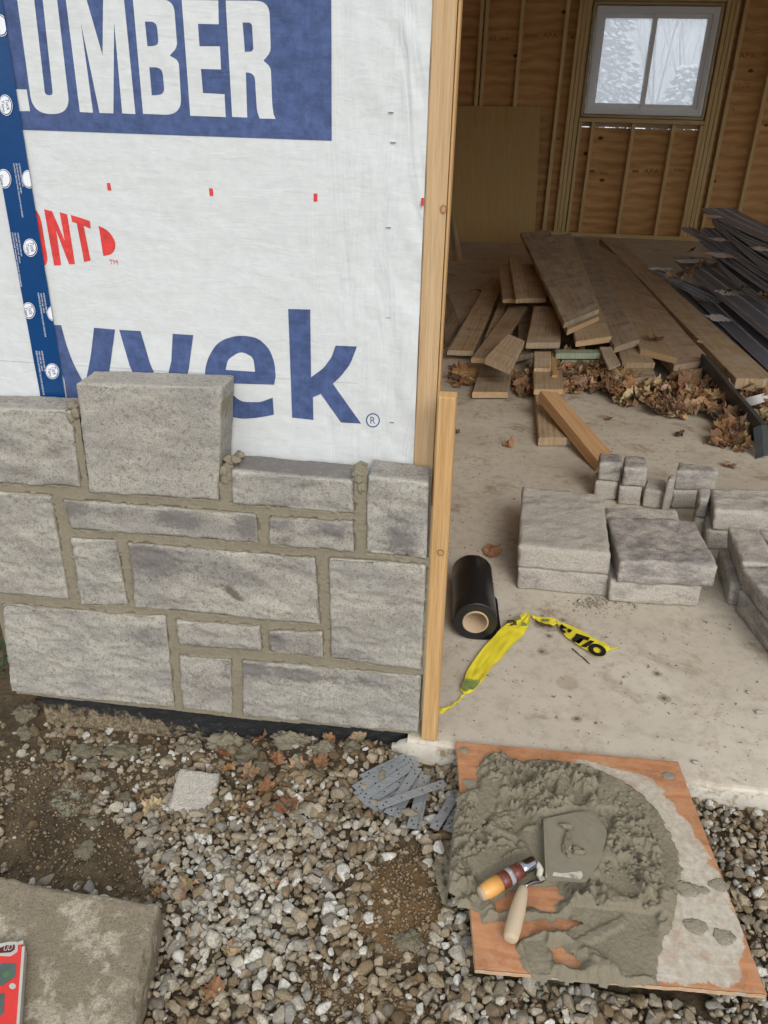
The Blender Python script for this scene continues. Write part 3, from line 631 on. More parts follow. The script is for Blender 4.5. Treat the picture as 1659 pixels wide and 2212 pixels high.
for (cx, cy, rx, ry) in ((2, 55, 15, 24), (12.5, 227, 14.5, 23), (9, 386, 15, 21), (62, 387, 14, 20), (65.5, 535, 15, 19.5), (62, 671, 14, 18), (116, 677, 14, 17), (113, 802, 14.5, 17)):
    a = -.16; lg = [ell(cx, cy, rx, ry, a, True)]
    sheet('logo_ring', lg, M['tape_white'], .0056, tpe); sheet('logo_ring', [ell(cx, cy, rx*.92, ry*.93, a, True)], M['tape_ink'], .0058, tpe)
    sheet('logo_disc', [ell(cx-.6, cy-.3, rx*.84, ry*.85, a, True)], M['tape_white'], .006, tpe)
    if cx not in (62, 116) or cy == 671:
        if cx > 9: wrap_text('Tuck', (cx+4.2, cy-1), 80, 22*ry/20, .0064, M['tape_ink'], tpe, 9.5)
        wrap_text('Tape', (cx-6.2, cy+2), 80, 22*ry/20, .0064, M['tape_ink'], tpe, 9.5)
for (x, y, fr) in ((33, 410, 0), (30, 560, 0), (86, 690, 1), (82, 815, 1)):
    tx = ('INTERTAPE POLYMER INC.', 'SEE CCMC REPORT NO. 14018-R', "CONTRACTORS' SHEATHING TAPE FOR PE VAPOR BARRIER") if not fr else ('INTERTAPE POLYMER INC.', 'VOIR CCMC NO. 14018-R', 'RUBAN POUR REVETEMENT DE COUPE-VAPEUR DE PE')
    for k, (s, w) in enumerate(zip(tx, ((52, 66, 118) if not fr else (46, 44, 96)))):
        cx, cy = x+8-6.0*k, y-57+w/2
        wrap_text(s, (cx+.18*w/2, cy), 80.5, w, .0056, M['tape_white'], tpe, 3.6)
# ---------------------------------------------------------------- stone veneer
q3 = lambda x, y: (x/1.7237, 763.1+y/1.7237)
ST = [[(-120, 203), (262, 216), (300, 500), (-120, 482)], [(280, 112), (826, 128), (812, 551), (335, 519)], [(862, 437), (1312, 478), (1318, 600), (862, 562)],
      [(1368, 456), (1595, 486), (1588, 766), (1363, 746)], [(-120, 508), (188, 530), (256, 918), (-120, 880)], [(235, 546), (952, 600), (962, 708), (262, 657)],
      [(1003, 610), (1314, 628), (1317, 740), (1003, 714)], [(262, 690), (432, 700), (475, 942), (298, 938)], [(476, 706), (1172, 766), (1190, 1014), (500, 947)],
      [(1224, 766), (1586, 790), (1568, 1180), (1232, 1138)], [(4, 934), (614, 984), (650, 1319), (42, 1262)], [(652, 995), (968, 1018), (972, 1108), (668, 1086)],
      [(998, 1035), (1200, 1040), (1203, 1138), (1000, 1112)], [(664, 1127), (858, 1145), (865, 1345), (682, 1324)], [(903, 1145), (1568, 1205), (1556, 1415), (905, 1350)]]
sw = empty('stone_wall', (-.65, .05, 0), 'half built veneer of grey split-face stones in fresh mortar against the wrapped wall', 'stone wall')
S3 = []
DK = [(270, 570, 50, 35, .9), (660, 620, 75, 30, .95), (930, 640, 45, 50, .85), (420, 590, 120, 24, .45), (1040, 630, 55, 28, .65), (1230, 660, 60, 32, .65), (1060, 700, 30, 20, .5), (560, 770, 120, 70, .8), (500, 730, 60, 45, .85), (760, 810, 200, 60, .42), (1040, 790, 130, 35, .35),
      (1490, 690, 50, 75, .75), (1450, 540, 40, 30, .3), (1520, 840, 50, 40, .3), (1480, 960, 60, 80, .3), (1290, 1120, 50, 22, .5), (540, 1060, 75, 50, .5), (150, 960, 130, 30, .35), (740, 1095, 70, 20, .85), (1030, 1070, 50, 40, .65), (1150, 1095, 50, 40, .55), (740, 1210, 80, 45, .42), (840, 1190, 22, 60, .5), (760, 1290, 50, 30, .35),
      (940, 1170, 75, 38, .95), (1100, 1200, 130, 34, .75), (1300, 1220, 250, 28, .55), (600, 430, 130, 60, .22), (100, 440, 130, 30, .32), (60, 700, 60, 50, .25), (350, 880, 50, 30, .3), (1100, 470, 200, 20, .2)]
DK3 = []
for (x, y, rx, ry, m_) in DK: c_ = py(q3(x, y), 0); DK3.append((c_.x, c_.z, rx*.00051, ry*.00052, m_))
BRN = (py(q3(868, 893), 0).x, py(q3(868, 893), 0).z)
for k, q in enumerate(ST):
    c = [py(q3(*p), 0) for p in q]; S3.append([(p.x, p.z) for p in c])
    tl, tr, br, bl = c; D_ = V((0, .085, 0))
    rough = .0062 if k not in (1, 5) else .0028
    def dk(p, k=k):
        d = 0; e = 0
        if p.y > .012 and p.z > tl.z-.012 and k in (2, 3, 0): return (.75 if k == 2 else .35, 0, 0)
        for (x, z, rx, rz, m_) in DK3:
            q = ((p.x-x)/rx)**2+((p.z-z)/rz)**2
            if q < 9: d = max(d, 1.15*m_*math.exp(-q*.36))
        q = ((p.x-BRN[0])/.03)**2+((p.z-BRN[1]+.6*(p.x-BRN[0]))/.016)**2; e = math.exp(-q)
        ed_ = 9
        for a_, b_ in zip(S3[k], S3[k][1:]+S3[k][:1]):
            ex, ez = b_[0]-a_[0], b_[1]-a_[1]; t_ = max(0, min(1, ((p.x-a_[0])*ex+(p.z-a_[1])*ez)/(ex*ex+ez*ez))); ed_ = min(ed_, math.hypot(p.x-a_[0]-t_*ex, p.z-a_[1]-t_*ez))
        sal_ = 1 if not (k in (1, 2, 3, 0) and p.z > tl.z-.02) else 0
        return (d, e, sal_*max(0, 1-ed_/.011)*(.6+.7*noise.noise(V((p.x*16, p.z*16, k)))))
    o = rockbox('stone_block', [bl, br, br+D_, bl+D_], [tl, tr, tr+D_, tl+D_], .0048, .0019, (.0007, .0007, rough, .001, .0007, .0007), M['stone'], sw, chip=.003, seed=k+1, freq=7, colf=dk)
# mortar: one tooled sheet filling all joints
x0, x1_, z0, z1 = -1.2, -.095, -.03, .92; NX, NZ = 400, 345
X, Z = np.meshgrid(np.linspace(x0, x1_, NX), np.linspace(z0, z1, NZ), indexing='ij')
sdm = np.full(X.shape, 9.0)                                         # distance to nearest stone (positive in the joint)
order = np.stack([-poly_sd(X, Z, s) for s in S3]); srt = np.sort(order, axis=0); sdm = srt[0]; sd2 = srt[1]
Y = np.zeros(X.shape); keep = np.zeros(X.shape, bool)
allow = [q3(*p) for p in [(-120, 480), (262, 205), (285, 212), (330, 508), (700, 535), (812, 545), (815, 430), (845, 425), (862, 440), (870, 555), (1318, 590), (1315, 470), (1330, 425), (1362, 430), (1366, 740), (1600, 770), (1590, 800), (1592, 1160), (1572, 1195), (1560, 1215), (1555, 1395), (1490, 1412), (1200, 1385), (900, 1362), (640, 1330), (60, 1268), (52, 1240), (20, 948), (-120, 900)]]
al = [(py(p, 0).x, py(p, 0).z) for p in allow]; sal = poly_sd(X, Z, al)
for i in range(NX):
    for j in range(NZ):
        d = sdm[i, j]
        if d < -.012 or sal[i, j] < -.004: continue
        x, z = X[i, j], Z[i, j]; nn = noise.noise(V((x*55, 1.5, z*55))); n2 = noise.noise(V((x*140, 4.5, z*140))); n3 = noise.noise(V((x*18, 8, z*18)))
        wid = max(.004, (d+sd2[i, j])*.5)
        if d > .001+.0042*nn+.0015*n3+.0025*n2:
            e = min(1, max(0, d)/.0035); ridge = (1-e)*(.0045+.0045*n2+.003*nn)
            Y[i, j] = .0038-ridge*1.05+.0018*n3+.0009*n2; keep[i, j] = True
        else: Y[i, j] = .009; keep[i, j] = d > -.006
ids = -np.ones(X.shape, int); vs = []; fs = []
for i in range(NX-1):
    for j in range(NZ-1):
        if keep[i, j] and keep[i+1, j] and keep[i, j+1] and keep[i+1, j+1]:
            q = []
            for a, b in ((i, j), (i+1, j), (i+1, j+1), (i, j+1)):
                if ids[a, b] < 0: ids[a, b] = len(vs); vs.append((X[a, b], Y[a, b], Z[a, b]))
                q.append(ids[a, b])
            fs.append(q)
mk('mortar_joint', vs, fs, M['mortar'], sw, smooth=True)
v, f = box_vf((-1.17, .014, .0), (-.12, .08, .36)); mk('mortar_backing', v, f, M['mortar'], sw)
v, f = box_vf((-1.17, .014, .361), (-.12, .08, .47)); mk('mortar_backing', v, f, M['mortar'], sw)
def lump(c, r, sq=(1, 1, .6), seed=0, amp=.35, sub=4):
    bm = bmesh.new(); bmesh.ops.create_icosphere(bm, subdivisions=sub, radius=1)
    vs = []
    for v in bm.verts:
        p = v.co; n = p.normalized(); k = 1+amp*fb(n*1.3+V((seed, 0, 0)), 1, 3)+amp*.5*abs(fb(n*5+V((seed, 4, 0)), 1, 3))
        vs.append(V(c)+V((n.x*sq[0], n.y*sq[1], n.z*sq[2]))*r*k)
    fs = [tuple(x.index for x in f.verts) for f in bm.faces]; bm.free(); return vs, fs
gl = []
for k, (px, py_, r, yy) in enumerate(((858, 398, .013, .03), (890, 378, .010, .045), (845, 425, .010, .012), (880, 395, .009, .02), (1338, 430, .012, .02), (1345, 418, .011, .045), (272, 195, .012, .02), (262, 205, .009, .03), (255, 190, .008, .05), (1335, 445, .011, .01))):
    p = py(q3(px, py_), yy); gl.append(lump(p, r, (1.1, .9, .8), k*2.1, .5, 3))
for k, (a, b, yy) in enumerate(((262, 240, .004), (832, 440, .004), (838, 470, .005), (1338, 470, .004), (1345, 500, .005), (280, 225, .004))):
    gl.append(lump(py(q3(a, b), yy), .009, (.9, .5, 1.3), k*3.3, .4, 3))
for v, f in gl: mk('squeezed_mortar', v, f, M['mortar'], sw, smooth=True)
# ---------------------------------------------------------------- batten beside the stones
bx0, bx1, bt = py((944, 900), -.002).x, py((983.5, 900), -.002).x, py((942, 857), -.002).z
b0x, b1x = py((909.5, 1590), -.002).x, py((944.5, 1590), -.002).x
o = beam('guide_batten', (b0x, -.002, .0015), (b1x, -.002, .0015), (bx1, -.002, bt), (bx0, -.002, bt), .034, M['pine'], None, base=((b0x+b1x)/2, .01, 0), nl=24, warp=.0008, seed=11.3, down=(0, 1, 0), bev=.0025)
tag(o, 'pale new pine batten with a knot, standing upright against the right edge of the stonework', 'batten')
def knot(par, c, rx, rz):
    P = [V(c)+V((rx*math.cos(a)*(1+.1*math.sin(3*a)), 0, rz*math.sin(a))) for a in np.linspace(0, 2*math.pi, 25)[:-1]]; mk('knot', P, [tuple(range(24))], M['knot'], par); mk('knot', [V(c)+(p-V(c))*.6-V((0, .0004, 0)) for p in P], [tuple(range(24))], M['knot_core'], par)
M['knot'] = m_plain('knot_ring', (.3, .15, .06), .7, .3, 90, .2); M['knot_core'] = m_plain('knot_core', (.46, .26, .12), .7, .3, 90, .2)
kp = py((952, 1194), -.004); knot(o, kp, .0075, .0085); kp = py((958, 452), WY-.0062); knot(fw, kp, .006, .008)
# ---------------------------------------------------------------- shell of the garage
bw = empty('back_wall', (1.4, 8.0, 0), 'rear wall of the garage, bare studs and knotty plywood round a sliding window', 'wall')
YB, YS = 7.985, 7.895
WX0, WX1, WZ0, WZ1 = .735, 1.893, 1.205, 2.145
for (a, b, c, d) in ((-1.2, .69, 0, 2.6), (1.94, 6.4, 0, 2.6), (.69, 1.94, 0, 1.075), (.69, 1.94, 2.19, 2.6)):
    v, f = box_vf((a, YB, c), (b, YB+.012, d)); mk('sheathing', v, f, M['ply'], bw)
v, f = box_vf((.69, YB+.002, 1.083), (1.94, YB+.013, 1.17)); mk('sheathing', v, f, M['old_wood3'], bw)
dS = lambda x, y: py((829.5+x/2, y/2), YS).x
def stud(x0, x1, z0, z1, sd):
    beam('stud', (x0, YS, z0), (x1, YS, z0), (x1, YS, z1), (x0, YS, z1), YB-YS, M['stud'], bw, nl=12, warp=.0012, seed=sd, down=(0, 1, 0), bev=.002)
XS = [dS(427, 0), dS(604, 0), dS(745, 500)]
for k, x in enumerate(XS): stud(x-.019, x+.019, .04, 2.6, k*1.7)
for k, (a, b) in enumerate(((.562, .598), (.602, .640), (.644, .682))): stud(a, b, .04, 2.6, 6+k*2.3)
for k, (a, b) in enumerate(((1.945, 1.983), (1.988, 2.026), (2.03, 2.066), (2.11, 2.148))): stud(a, b, .04, 2.6, 15+k*2.1)
for k, x in enumerate((dS(1597, 640), dS(1597, 640)+.41, dS(1597, 640)+.82, 3.9, 4.3, 4.7, 5.1, 5.5)): stud(x-.019, x+.019, .04, 2.6, 24+k*1.3)
for k, x in enumerate((.71, dS(875, 770), dS(1045, 770), dS(1215, 770), 1.925)): stud(x-.018, x+.018, .04, 1.125, 34+k*1.9)
for k, x in enumerate((-.75, -.33)): stud(x-.019, x+.019, .04, 2.6, 44+k*1.9)
def rail(n, x0, x1, z0, z1, sd, y0=YS, mat='stud'): beam(n, (x0, y0, z0), (x0, y0, z1), (x1, y0, z1), (x1, y0, z0), YB-y0-.001, M[mat], bw, nl=20, warp=.0012, seed=sd, down=(0, 1, 0), bev=.002)
rail('bottom_plate', -1.2, 6.4, 0.001, .039, 50, YS-.003); rail('window_sill_plate', .688, 1.943, 1.128, 1.166, 53, YS-.003); rail('window_header', .688, 1.943, 2.19, 2.44, 56, YS+.012, 'stud')
beam('stud', (.662, YS+.03, 1.168), (.692, YS+.03, 1.168), (.692, YS+.03, 2.188), (.662, YS+.03, 2.188), .05, M['stud'], bw, seed=61, down=(0, 1, 0))
# bead of spray foam round the frame
pts = [(WX0-.022, 1.185), (WX1+.022, 1.185), (WX1+.022, 2.168), (WX0-.022, 2.168), (WX0-.022, 1.185)]; path = []
for a, b in zip(pts[:-1], pts[1:]):
    for k in range(26): t = k/26; path.append(V((a[0]+(b[0]-a[0])*t, YS+.02, a[1]+(b[1]-a[1])*t)))
v, f = tube(path+[path[0]], [.015+.008*noise.noise(p*14) for p in path]+[.012], 8); mk('foam_bead', v, f, M['foam'], bw, smooth=True)
def frame_vf(x0, x1, z0, z1, w, y0, y1):
    return join(box_vf((x0, y0, z0), (x1, y1, z0+w)), box_vf((x0, y0, z1-w), (x1, y1, z1)), box_vf((x0, y0, z0+w), (x0+w, y1, z1-w)), box_vf((x1-w, y0, z0+w), (x1, y1, z1-w)))
mk('window_packing', *frame_vf(.68, 1.95, 1.165, 2.2, .052, YB-.03, YB-.002), M['ply'], bw)
wd = mk('sliding_window', *frame_vf(WX0, WX1, WZ0, WZ1, .055, YS-.012, YS+.085), M['plastic_white'], bw)
mk('window_frame', *frame_vf(WX0+.012, WX1-.012, WZ0+.012, WZ1-.012, .018, YS-.022, YS-.0125), M['plastic_white'], wd)
xm = (WX0+WX1)/2-.01
for (a, b, y) in ((WX0+.056, xm+.02, YS+.045), (xm-.02, WX1-.056, YS+.012)):
    s = mk('window_sash', *frame_vf(a, b, WZ0+.056, WZ1-.056, .042, y, y+.03), M['plastic_white'], wd)
    v, f = box_vf((a+.042, y+.012, WZ0+.098), (b-.042, y+.018, WZ1-.098)); mk('window_pane', v, f, M['glass'], wd)
for z in (1.45, 1.83):
    v, f = box_vf((xm-.026, YS+.002, z), (xm-.014, YS+.0115, z+.012)); mk('sash_catch', v, f, M['black_steel'], wd)
M['stamp'] = m_plain('ink_stamp', (.17, .105, .055), .8, .3, 60)
for (s, x, y, w) in (('545', 517, 168, 40), ('APA', 718, 152, 60), ('APA', 1155, 740, 70), ('545', 950, 748, 36), ('APA', 1570, 240, 70), ('APA', 470, 165, 30), ('38 1/2 x 35 1/2 RO', 1530, 368, 100)):
    p = py((829.5+x/2, y/2), YB-.002); k = .0046/2; v, f = place_text(s, p, (-1, 0, 0) if s == '545' else (1, 0, 0), (0, 0, -1) if s == '545' else (0, 0, 1), w*k, .045 if s != '545' else .03); mk('printed_stamp', v, f, M['stamp'], bw)
for k, (x, y, w) in enumerate(((635, 152, 55), (1085, 740, 30), (365, 160, 50), (1275, 735, 50), (897, 740, 24))):
    p = py((829.5+x/2, y/2), YB-.002); m_ = []
    for q in range(9):
        xx = p.x+(q-4)*w*.0046/2/9; hh = .012+.012*abs(noise.noise(V((q*3.3, k, 0)))); m_.append(box_vf((xx, YB-.0015, p.z-hh), (xx+.006, YB-.001, p.z+hh)))
    mk('printed_stamp', *join(*m_), M['stamp'], bw)
def shell(name, a, b, mat, label, cat):
    v, f = box_vf(a, b); o = mk(name, v, f, M[mat], base=((a[0]+b[0])/2, (a[1]+b[1])/2, a[2])); tag(o, label, cat)
shell('side_wall', (-1.3, .25, -.1), (-1.2, 8.0, 2.6), 'ply', 'plywood side wall of the garage hidden left of the opening', 'wall')
v, f = join(box_vf((6.4, -.05, -.1), (6.5, 2.6, 2.6)), box_vf((6.4, 7.2, -.1), (6.5, 8.0, 2.6)), box_vf((6.4, 2.6, -.1), (6.5, 7.2, .9)), box_vf((6.4, 2.6, 2.35), (6.5, 7.2, 2.6)))  # right wall, out of view; its wide opening is added to brighten the interior
o = mk('side_wall', v, f, M['ply'], base=(6.45, 4, 0)); tag(o, 'plywood side wall with an added unseen opening for light, far to the right of the black sheets', 'wall')
shell('garage_roof', (-1.45, .02, 2.9), (6.6, 8.1, 3.0), 'tin', 'boarded ceiling over the garage', 'roof')
shell('back_gable', (-1.3, 7.985, 2.601), (6.5, 8.1, 2.9), 'ply', 'plywood strip above the rear wall studs', 'wall')
shell('door_header', (-.15, .12, 2.45), (6.4, .25, 2.9), 'stud', 'timber beam over the wide garage opening', 'beam')
shell('front_pier', (5.3, .1, -.1), (6.4, .25, 2.45), 'ply', 'short plywood wall right of the garage opening', 'wall')
# ================================================================ OBJECTS IN THE GARAGE
q4 = lambda x, y: (895.8+x/2.174, 431.3+y/2.174)
q2 = lambda x, y: (829.5+x/2, y/2)
q8 = lambda x, y: (1094.9+x/2.9413, 962.2+y/2.9413)
qb = lambda x, y: (1327.1+x/3.704, 431.3+y/3.704)
PG = 'old planks piled on the garage floor'
def plank(label, pts, zf, zn, th, mat, name='wood_plank', cat='plank', group=PG, seed=0, warp=.003, bev=.004, nl=18):
    zz = [zf, zf, zn, zn] if not isinstance(zf, (list, tuple)) else zf
    A, B, C, D = [pz(q4(*p), z) for p, z in zip(pts, zz)]
    o = beam(name, A, B, C, D, th, M[mat], None, seed=seed, warp=warp, bev=bev, nl=nl); tag(o, label, cat, group); return o
PL = [
 ('broad dark weathered plank topping the heap, its far end raised highest', [(497, 154), (635, 145), (868, 512), (703, 578)], .36, .27, .035, 'old_wood'),
 ('weathered plank directly beneath the topmost broad one, its sawn end showing', [(515, 170), (655, 160), (868, 545), (718, 612)], .32, .232, .035, 'old_wood2'),
 ('plank with a pale square end sticking out under the two topmost planks', [(640, 170), (735, 155), (925, 640), (758, 665)], .25, .19, .035, 'old_wood2'),
 ('long grey brown plank right of the topmost pair, ragged far end', [(690, 175), (780, 180), (1058, 655), (938, 692)], .23, .17, .038, 'old_wood'),
 ('twisted plank with a curled orange leaf lying near its sawn end', [(775, 180), (850, 190), (1232, 745), (1060, 700)], .2, .145, .035, 'old_wood2'),
 ('wide pinkish plank banded with cross stains, right of the leaf topped plank', [(830, 190), (955, 265), (1388, 752), (1218, 778)], .17, .12, .035, 'old_wood3'),
 ('short board end showing below the wide pinkish plank', [(1120, 690), (1290, 680), (1418, 797), (1225, 800)], .1, .078, .045, 'old_wood2'),
 ('longest thick plank at the right of the heap, lying alone beside the black sheets', [(868, 178), (960, 188), (1700, 845), (1510, 838)], .14, .085, .06, 'old_wood2'),
 ('round cornered board end above the leaves, below the centre of the heap', [(940, 690), (1090, 700), (1137, 835), (985, 835)], .085, .07, .035, 'old_wood'),
 ('brown board wedged just behind the round cornered board end', [(930, 640), (1060, 660), (1130, 765), (975, 765)], .125, .11, .035, 'old_wood2'),
 ('narrow lath crossing the short stack left of the tall planks', [(440, 257), (492, 255), (540, 462), (475, 466)], .265, .245, .03, 'old_wood2'),
 ('short wide board under the narrow lath, right side of the short stack', [(500, 302), (588, 300), (618, 464), (520, 464)], .235, .215, .03, 'old_wood2'),
 ('short thin board at the left edge of the short stack', [(393, 303), (445, 303), (480, 466), (413, 466)], .235, .215, .028, 'old_wood3'),
 ('long brown plank slanting down at the far left of the heap', [(355, 362), (425, 372), (280, 710), (153, 706)], .1, .07, .032, 'old_wood2'),
 ('thin board half hidden between the two slanting left hand planks', [(400, 470), (440, 470), (385, 640), (330, 640)], .11, .09, .03, 'old_wood2'),
 ('slanting plank second from the left, crossed by a short offcut', [(445, 500), (530, 500), (370, 745), (265, 742)], .15, .11, .032, 'old_wood2'),
 ('straight board with a knot, pointing forward beside the short offcut', [(560, 500), (692, 503), (684, 670), (523, 672)], .19, .15, .036, 'old_wood2'),
 ('grey stained board lying lowest at the front left', [(305, 780), (460, 782), (440, 902), (270, 902)], .05, .045, .036, 'old_wood'),
 ('small brown offcut standing in front of the knotty straight board', [(560, 712), (640, 712), (642, 792), (560, 790)], .13, .11, .045, 'old_wood2'),
 ('narrow strip offcut tight beside the small brown offcut', [(640, 725), (666, 725), (671, 825), (643, 825)], .11, .1, .035, 'pine'),
 ('pale topped block end with a freshly chipped edge', [(555, 800), (690, 800), (697, 890), (560, 890)], .09, .085, .03, 'old_wood2'),
 ('thick old board reaching forward under the diagonal new timber', [(560, 850), (690, 850), (738, 1118), (583, 1118)], .05, .045, .04, 'old_wood2'),
 ('dark thin strip jutting down over the green boards', [(868, 690), (925, 690), (970, 772), (912, 795)], .16, .12, .012, 'old_wood'),
 ('dark narrow board on the floor behind the corner post', [(140, 445), (158, 440), (214, 575), (140, 690)], .03, .03, .025, 'old_wood'),
 ('thin board half buried beneath the left planks', [(490, 520), (535, 520), (560, 720), (480, 740)], .09, .07, .03, 'old_wood'),
]
M['sawn'] = m_plain('sawn_end_grain', (.5, .34, .19), .85, .2, 60, .4)
for k, (lb, pts, zf, zn, th, mt) in enumerate(PL):
    o = plank(lb, pts, zf, zn, th, mt, seed=3.7*k+1, warp=.004 if k < 10 else .0025)
    if k in (1, 2, 4, 6, 12, 15, 17, 20): o.data.materials.append(M['sawn']); o.data.polygons[len(o.data.polygons)-1].material_index = 1
o = plank('short clean cut offcut resting askew on the slanting planks', [(438, 628), (518, 663), (450, 790), (333, 740)], [.215, .2, .185, .2], 0, .035, 'old_wood2', seed=71, bev=.002); o.data.materials[0] = M['old_wood2']
plank('pale bare stud lying crosswise on the floor under the left planks', [(176, 789), (300, 790), (560, 798), (560, 798)][:2]+[(300, 808), (176, 806)], .04, .04, .038, 'pine', name='timber_stud', cat='stud', seed=75, bev=.002)
A, B = pz(q4(176, 790), .04), pz(q4(560, 803), .04)
plank('pale stud length continuing crosswise behind the grey stained board', [(300, 792), (556, 800), (556, 818), (300, 810)], .04, .04, .038, 'pine', name='timber_stud', cat='stud', seed=79, bev=.002)
plank('upper of two green painted boards under the heap', [(660, 702), (885, 704), (888, 722), (664, 722)], .135, .135, .032, 'green_wood', name='green_board', cat='board', seed=83)
plank('lower of two green painted boards under the heap', [(690, 730), (890, 735), (895, 755), (690, 752)], .09, .09, .045, 'green_wood', name='green_board', cat='board', seed=87)
o = plank('new reddish timber leaning diagonally from the plank heap toward the small stone blocks', [(590, 896), (672, 905), (930, 1188), (868, 1236)], [.16, .15, .045, .045], 0, .05, 'pine_red', name='diagonal_timber', cat='timber', group=None, seed=91, bev=.003, warp=.001)
# leaning sheets
def leaning(name, pts, yb, yt, th, mat, label, cat, group=None, seed=0):
    A, B, C, D = [py(p, y) for p, y in zip(pts, (yt, yt, yb, yb))]; C.z = D.z = .002
    o = beam(name, A, B, C, D, th, M[mat], None, down=(0, 1, 0), seed=seed, warp=.002, bev=.001, nl=12, base=((C+D)/2)); tag(o, label, cat, group); return o
pb = pz((972, 525)); 
leaning('plywood_sheet', [(972, 229), (1168, 230.5), (1154.5, 525), (955, 525)], pz((1060, 525)).y, 7.87, .012, 'old_ply', 'aged yellowish plywood sheet leaning on the rear wall left of the window', 'plywood', seed=5)
for k, (x0, x1, xa, xb, y0, y1) in enumerate(((140, 165, 150, 178, 55, 292), (160, 172, 176, 196, 60, 296), (165, 178, 190, 212, 62, 298), (172, 182, 204, 229, 66, 280))):
    yb = pz(q4(200, 285)).y-.03*k
    leaning('thin_board', [q4(x0, y0), q4(x1, y0), q4(xb, y1), q4(xa, y1)], yb, yb+.35, .01, 'old_wood2', ('first', 'second', 'third', 'rightmost')[k]+' thin brown board of the four leaning together behind the corner post', 'board', 'thin boards leaning behind the corner post', 20+k)
# ---------------------------------------------------------------- black sheet metal
MG = 'black metal sheets stacked at the right'
M['edge_highlight'] = m_plain('painted_edge_highlight', (.5, .55, .64), .35, .45, 14, .05, .0, .6)  # pale colour on folds and ribs: highlight lines painted in
def strip(label, a, za, b, zb, w, seed=0, bow=.0, fold=.0095, wdir=None, mat='black_steel', zoom=qb):
    """long folded metal sheet; a->b its left edge, width to the right"""
    A = pz(zoom(*a), za); B = pz(zoom(*b), zb); d = (B-A); L = d.length; d.normalize(); s = V((-d.y, d.x, 0)).normalized(); 
    if s.x < 0: s = -s
    tl = seed*0.618 % 1
    s = (s+V((0, 0, .03*(tl-.5)))).normalized(); up = V((0, 0, 1)); n = 22; rnd = random.Random(seed)
    B = B+d*rnd.uniform(.0, .3); L = (B-A).length
    prof = [(0, -fold), (.0015, -fold), (.0015, 0), (w*.33, 0), (w*.35, .009), (w*.38, 0), (w*.66, 0), (w*.68, .009), (w*.71, 0), (w, 0), (w, -.0009), (.0008, -.0009)]
    vs = []; fs = []; m = len(prof)
    for i in range(n+1):
        t = i/n; c = A.lerp(B, t)+up*(-bow*4*t*(1-t)+.004*noise.noise(V((t*3, seed, 0))))+s*(.008*noise.noise(V((t*2, seed, 5))))
        for (x, z) in prof: vs.append(c+s*x+up*(z+.002*noise.noise(V((t*9, seed, x*8)))))
    for i in range(n):
        for k in range(m): k2 = (k+1) % m; fs.append((i*m+k, i*m+k2, i*m+m+k2, i*m+m+k))
    fs.append(tuple(range(m-1, -1, -1))); fs.append(tuple(n*m+k for k in range(m)))
    o = mk('metal_sheet', vs, fs, M[mat], base=(A+B)/2); o.data.materials.append(M['edge_highlight'])
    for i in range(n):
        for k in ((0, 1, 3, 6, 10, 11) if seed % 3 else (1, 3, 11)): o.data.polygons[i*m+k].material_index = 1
    tag(o, label, 'metal sheet', MG); return A, B, s
ordn = ['topmost', 'second', 'third', 'fourth', 'fifth', 'sixth', 'seventh', 'eighth', 'ninth']
TP = []
def bundle(nm, cnt, a0, a1, b0, b1, za0, za1, zb0, zb1, w, bow=.02, seed=0):
    for k in range(cnt):
        t = k/max(1, cnt-1); j = random.Random(seed+k)
        a = (a0[0]+(a1[0]-a0[0])*t+j.uniform(-14, 14), a0[1]+(a1[1]-a0[1])*t); b = (b0[0]+(b1[0]-b0[0])*t, b0[1]+(b1[1]-b0[1])*t+j.uniform(-6, 6))
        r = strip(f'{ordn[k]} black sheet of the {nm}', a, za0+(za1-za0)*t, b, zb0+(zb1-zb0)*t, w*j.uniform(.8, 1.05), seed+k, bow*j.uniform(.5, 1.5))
        if k == 0: TP.append(r)
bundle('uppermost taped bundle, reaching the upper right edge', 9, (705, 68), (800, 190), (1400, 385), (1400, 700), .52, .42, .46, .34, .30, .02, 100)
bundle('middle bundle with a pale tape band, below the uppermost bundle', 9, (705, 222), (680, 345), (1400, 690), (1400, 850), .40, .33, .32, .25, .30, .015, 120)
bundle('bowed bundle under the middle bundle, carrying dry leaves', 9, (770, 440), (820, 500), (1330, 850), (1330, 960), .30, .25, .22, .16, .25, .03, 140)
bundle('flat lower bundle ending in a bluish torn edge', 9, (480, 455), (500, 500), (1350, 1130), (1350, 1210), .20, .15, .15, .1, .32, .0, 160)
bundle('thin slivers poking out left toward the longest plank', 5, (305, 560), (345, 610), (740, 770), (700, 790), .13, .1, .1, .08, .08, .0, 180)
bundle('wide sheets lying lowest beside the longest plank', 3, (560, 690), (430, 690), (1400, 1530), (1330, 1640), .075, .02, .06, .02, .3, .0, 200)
strip('single long sheet spiking out left above the middle bundle', (525, 222), .36, (1300, 640), .31, .12, 231, .01)
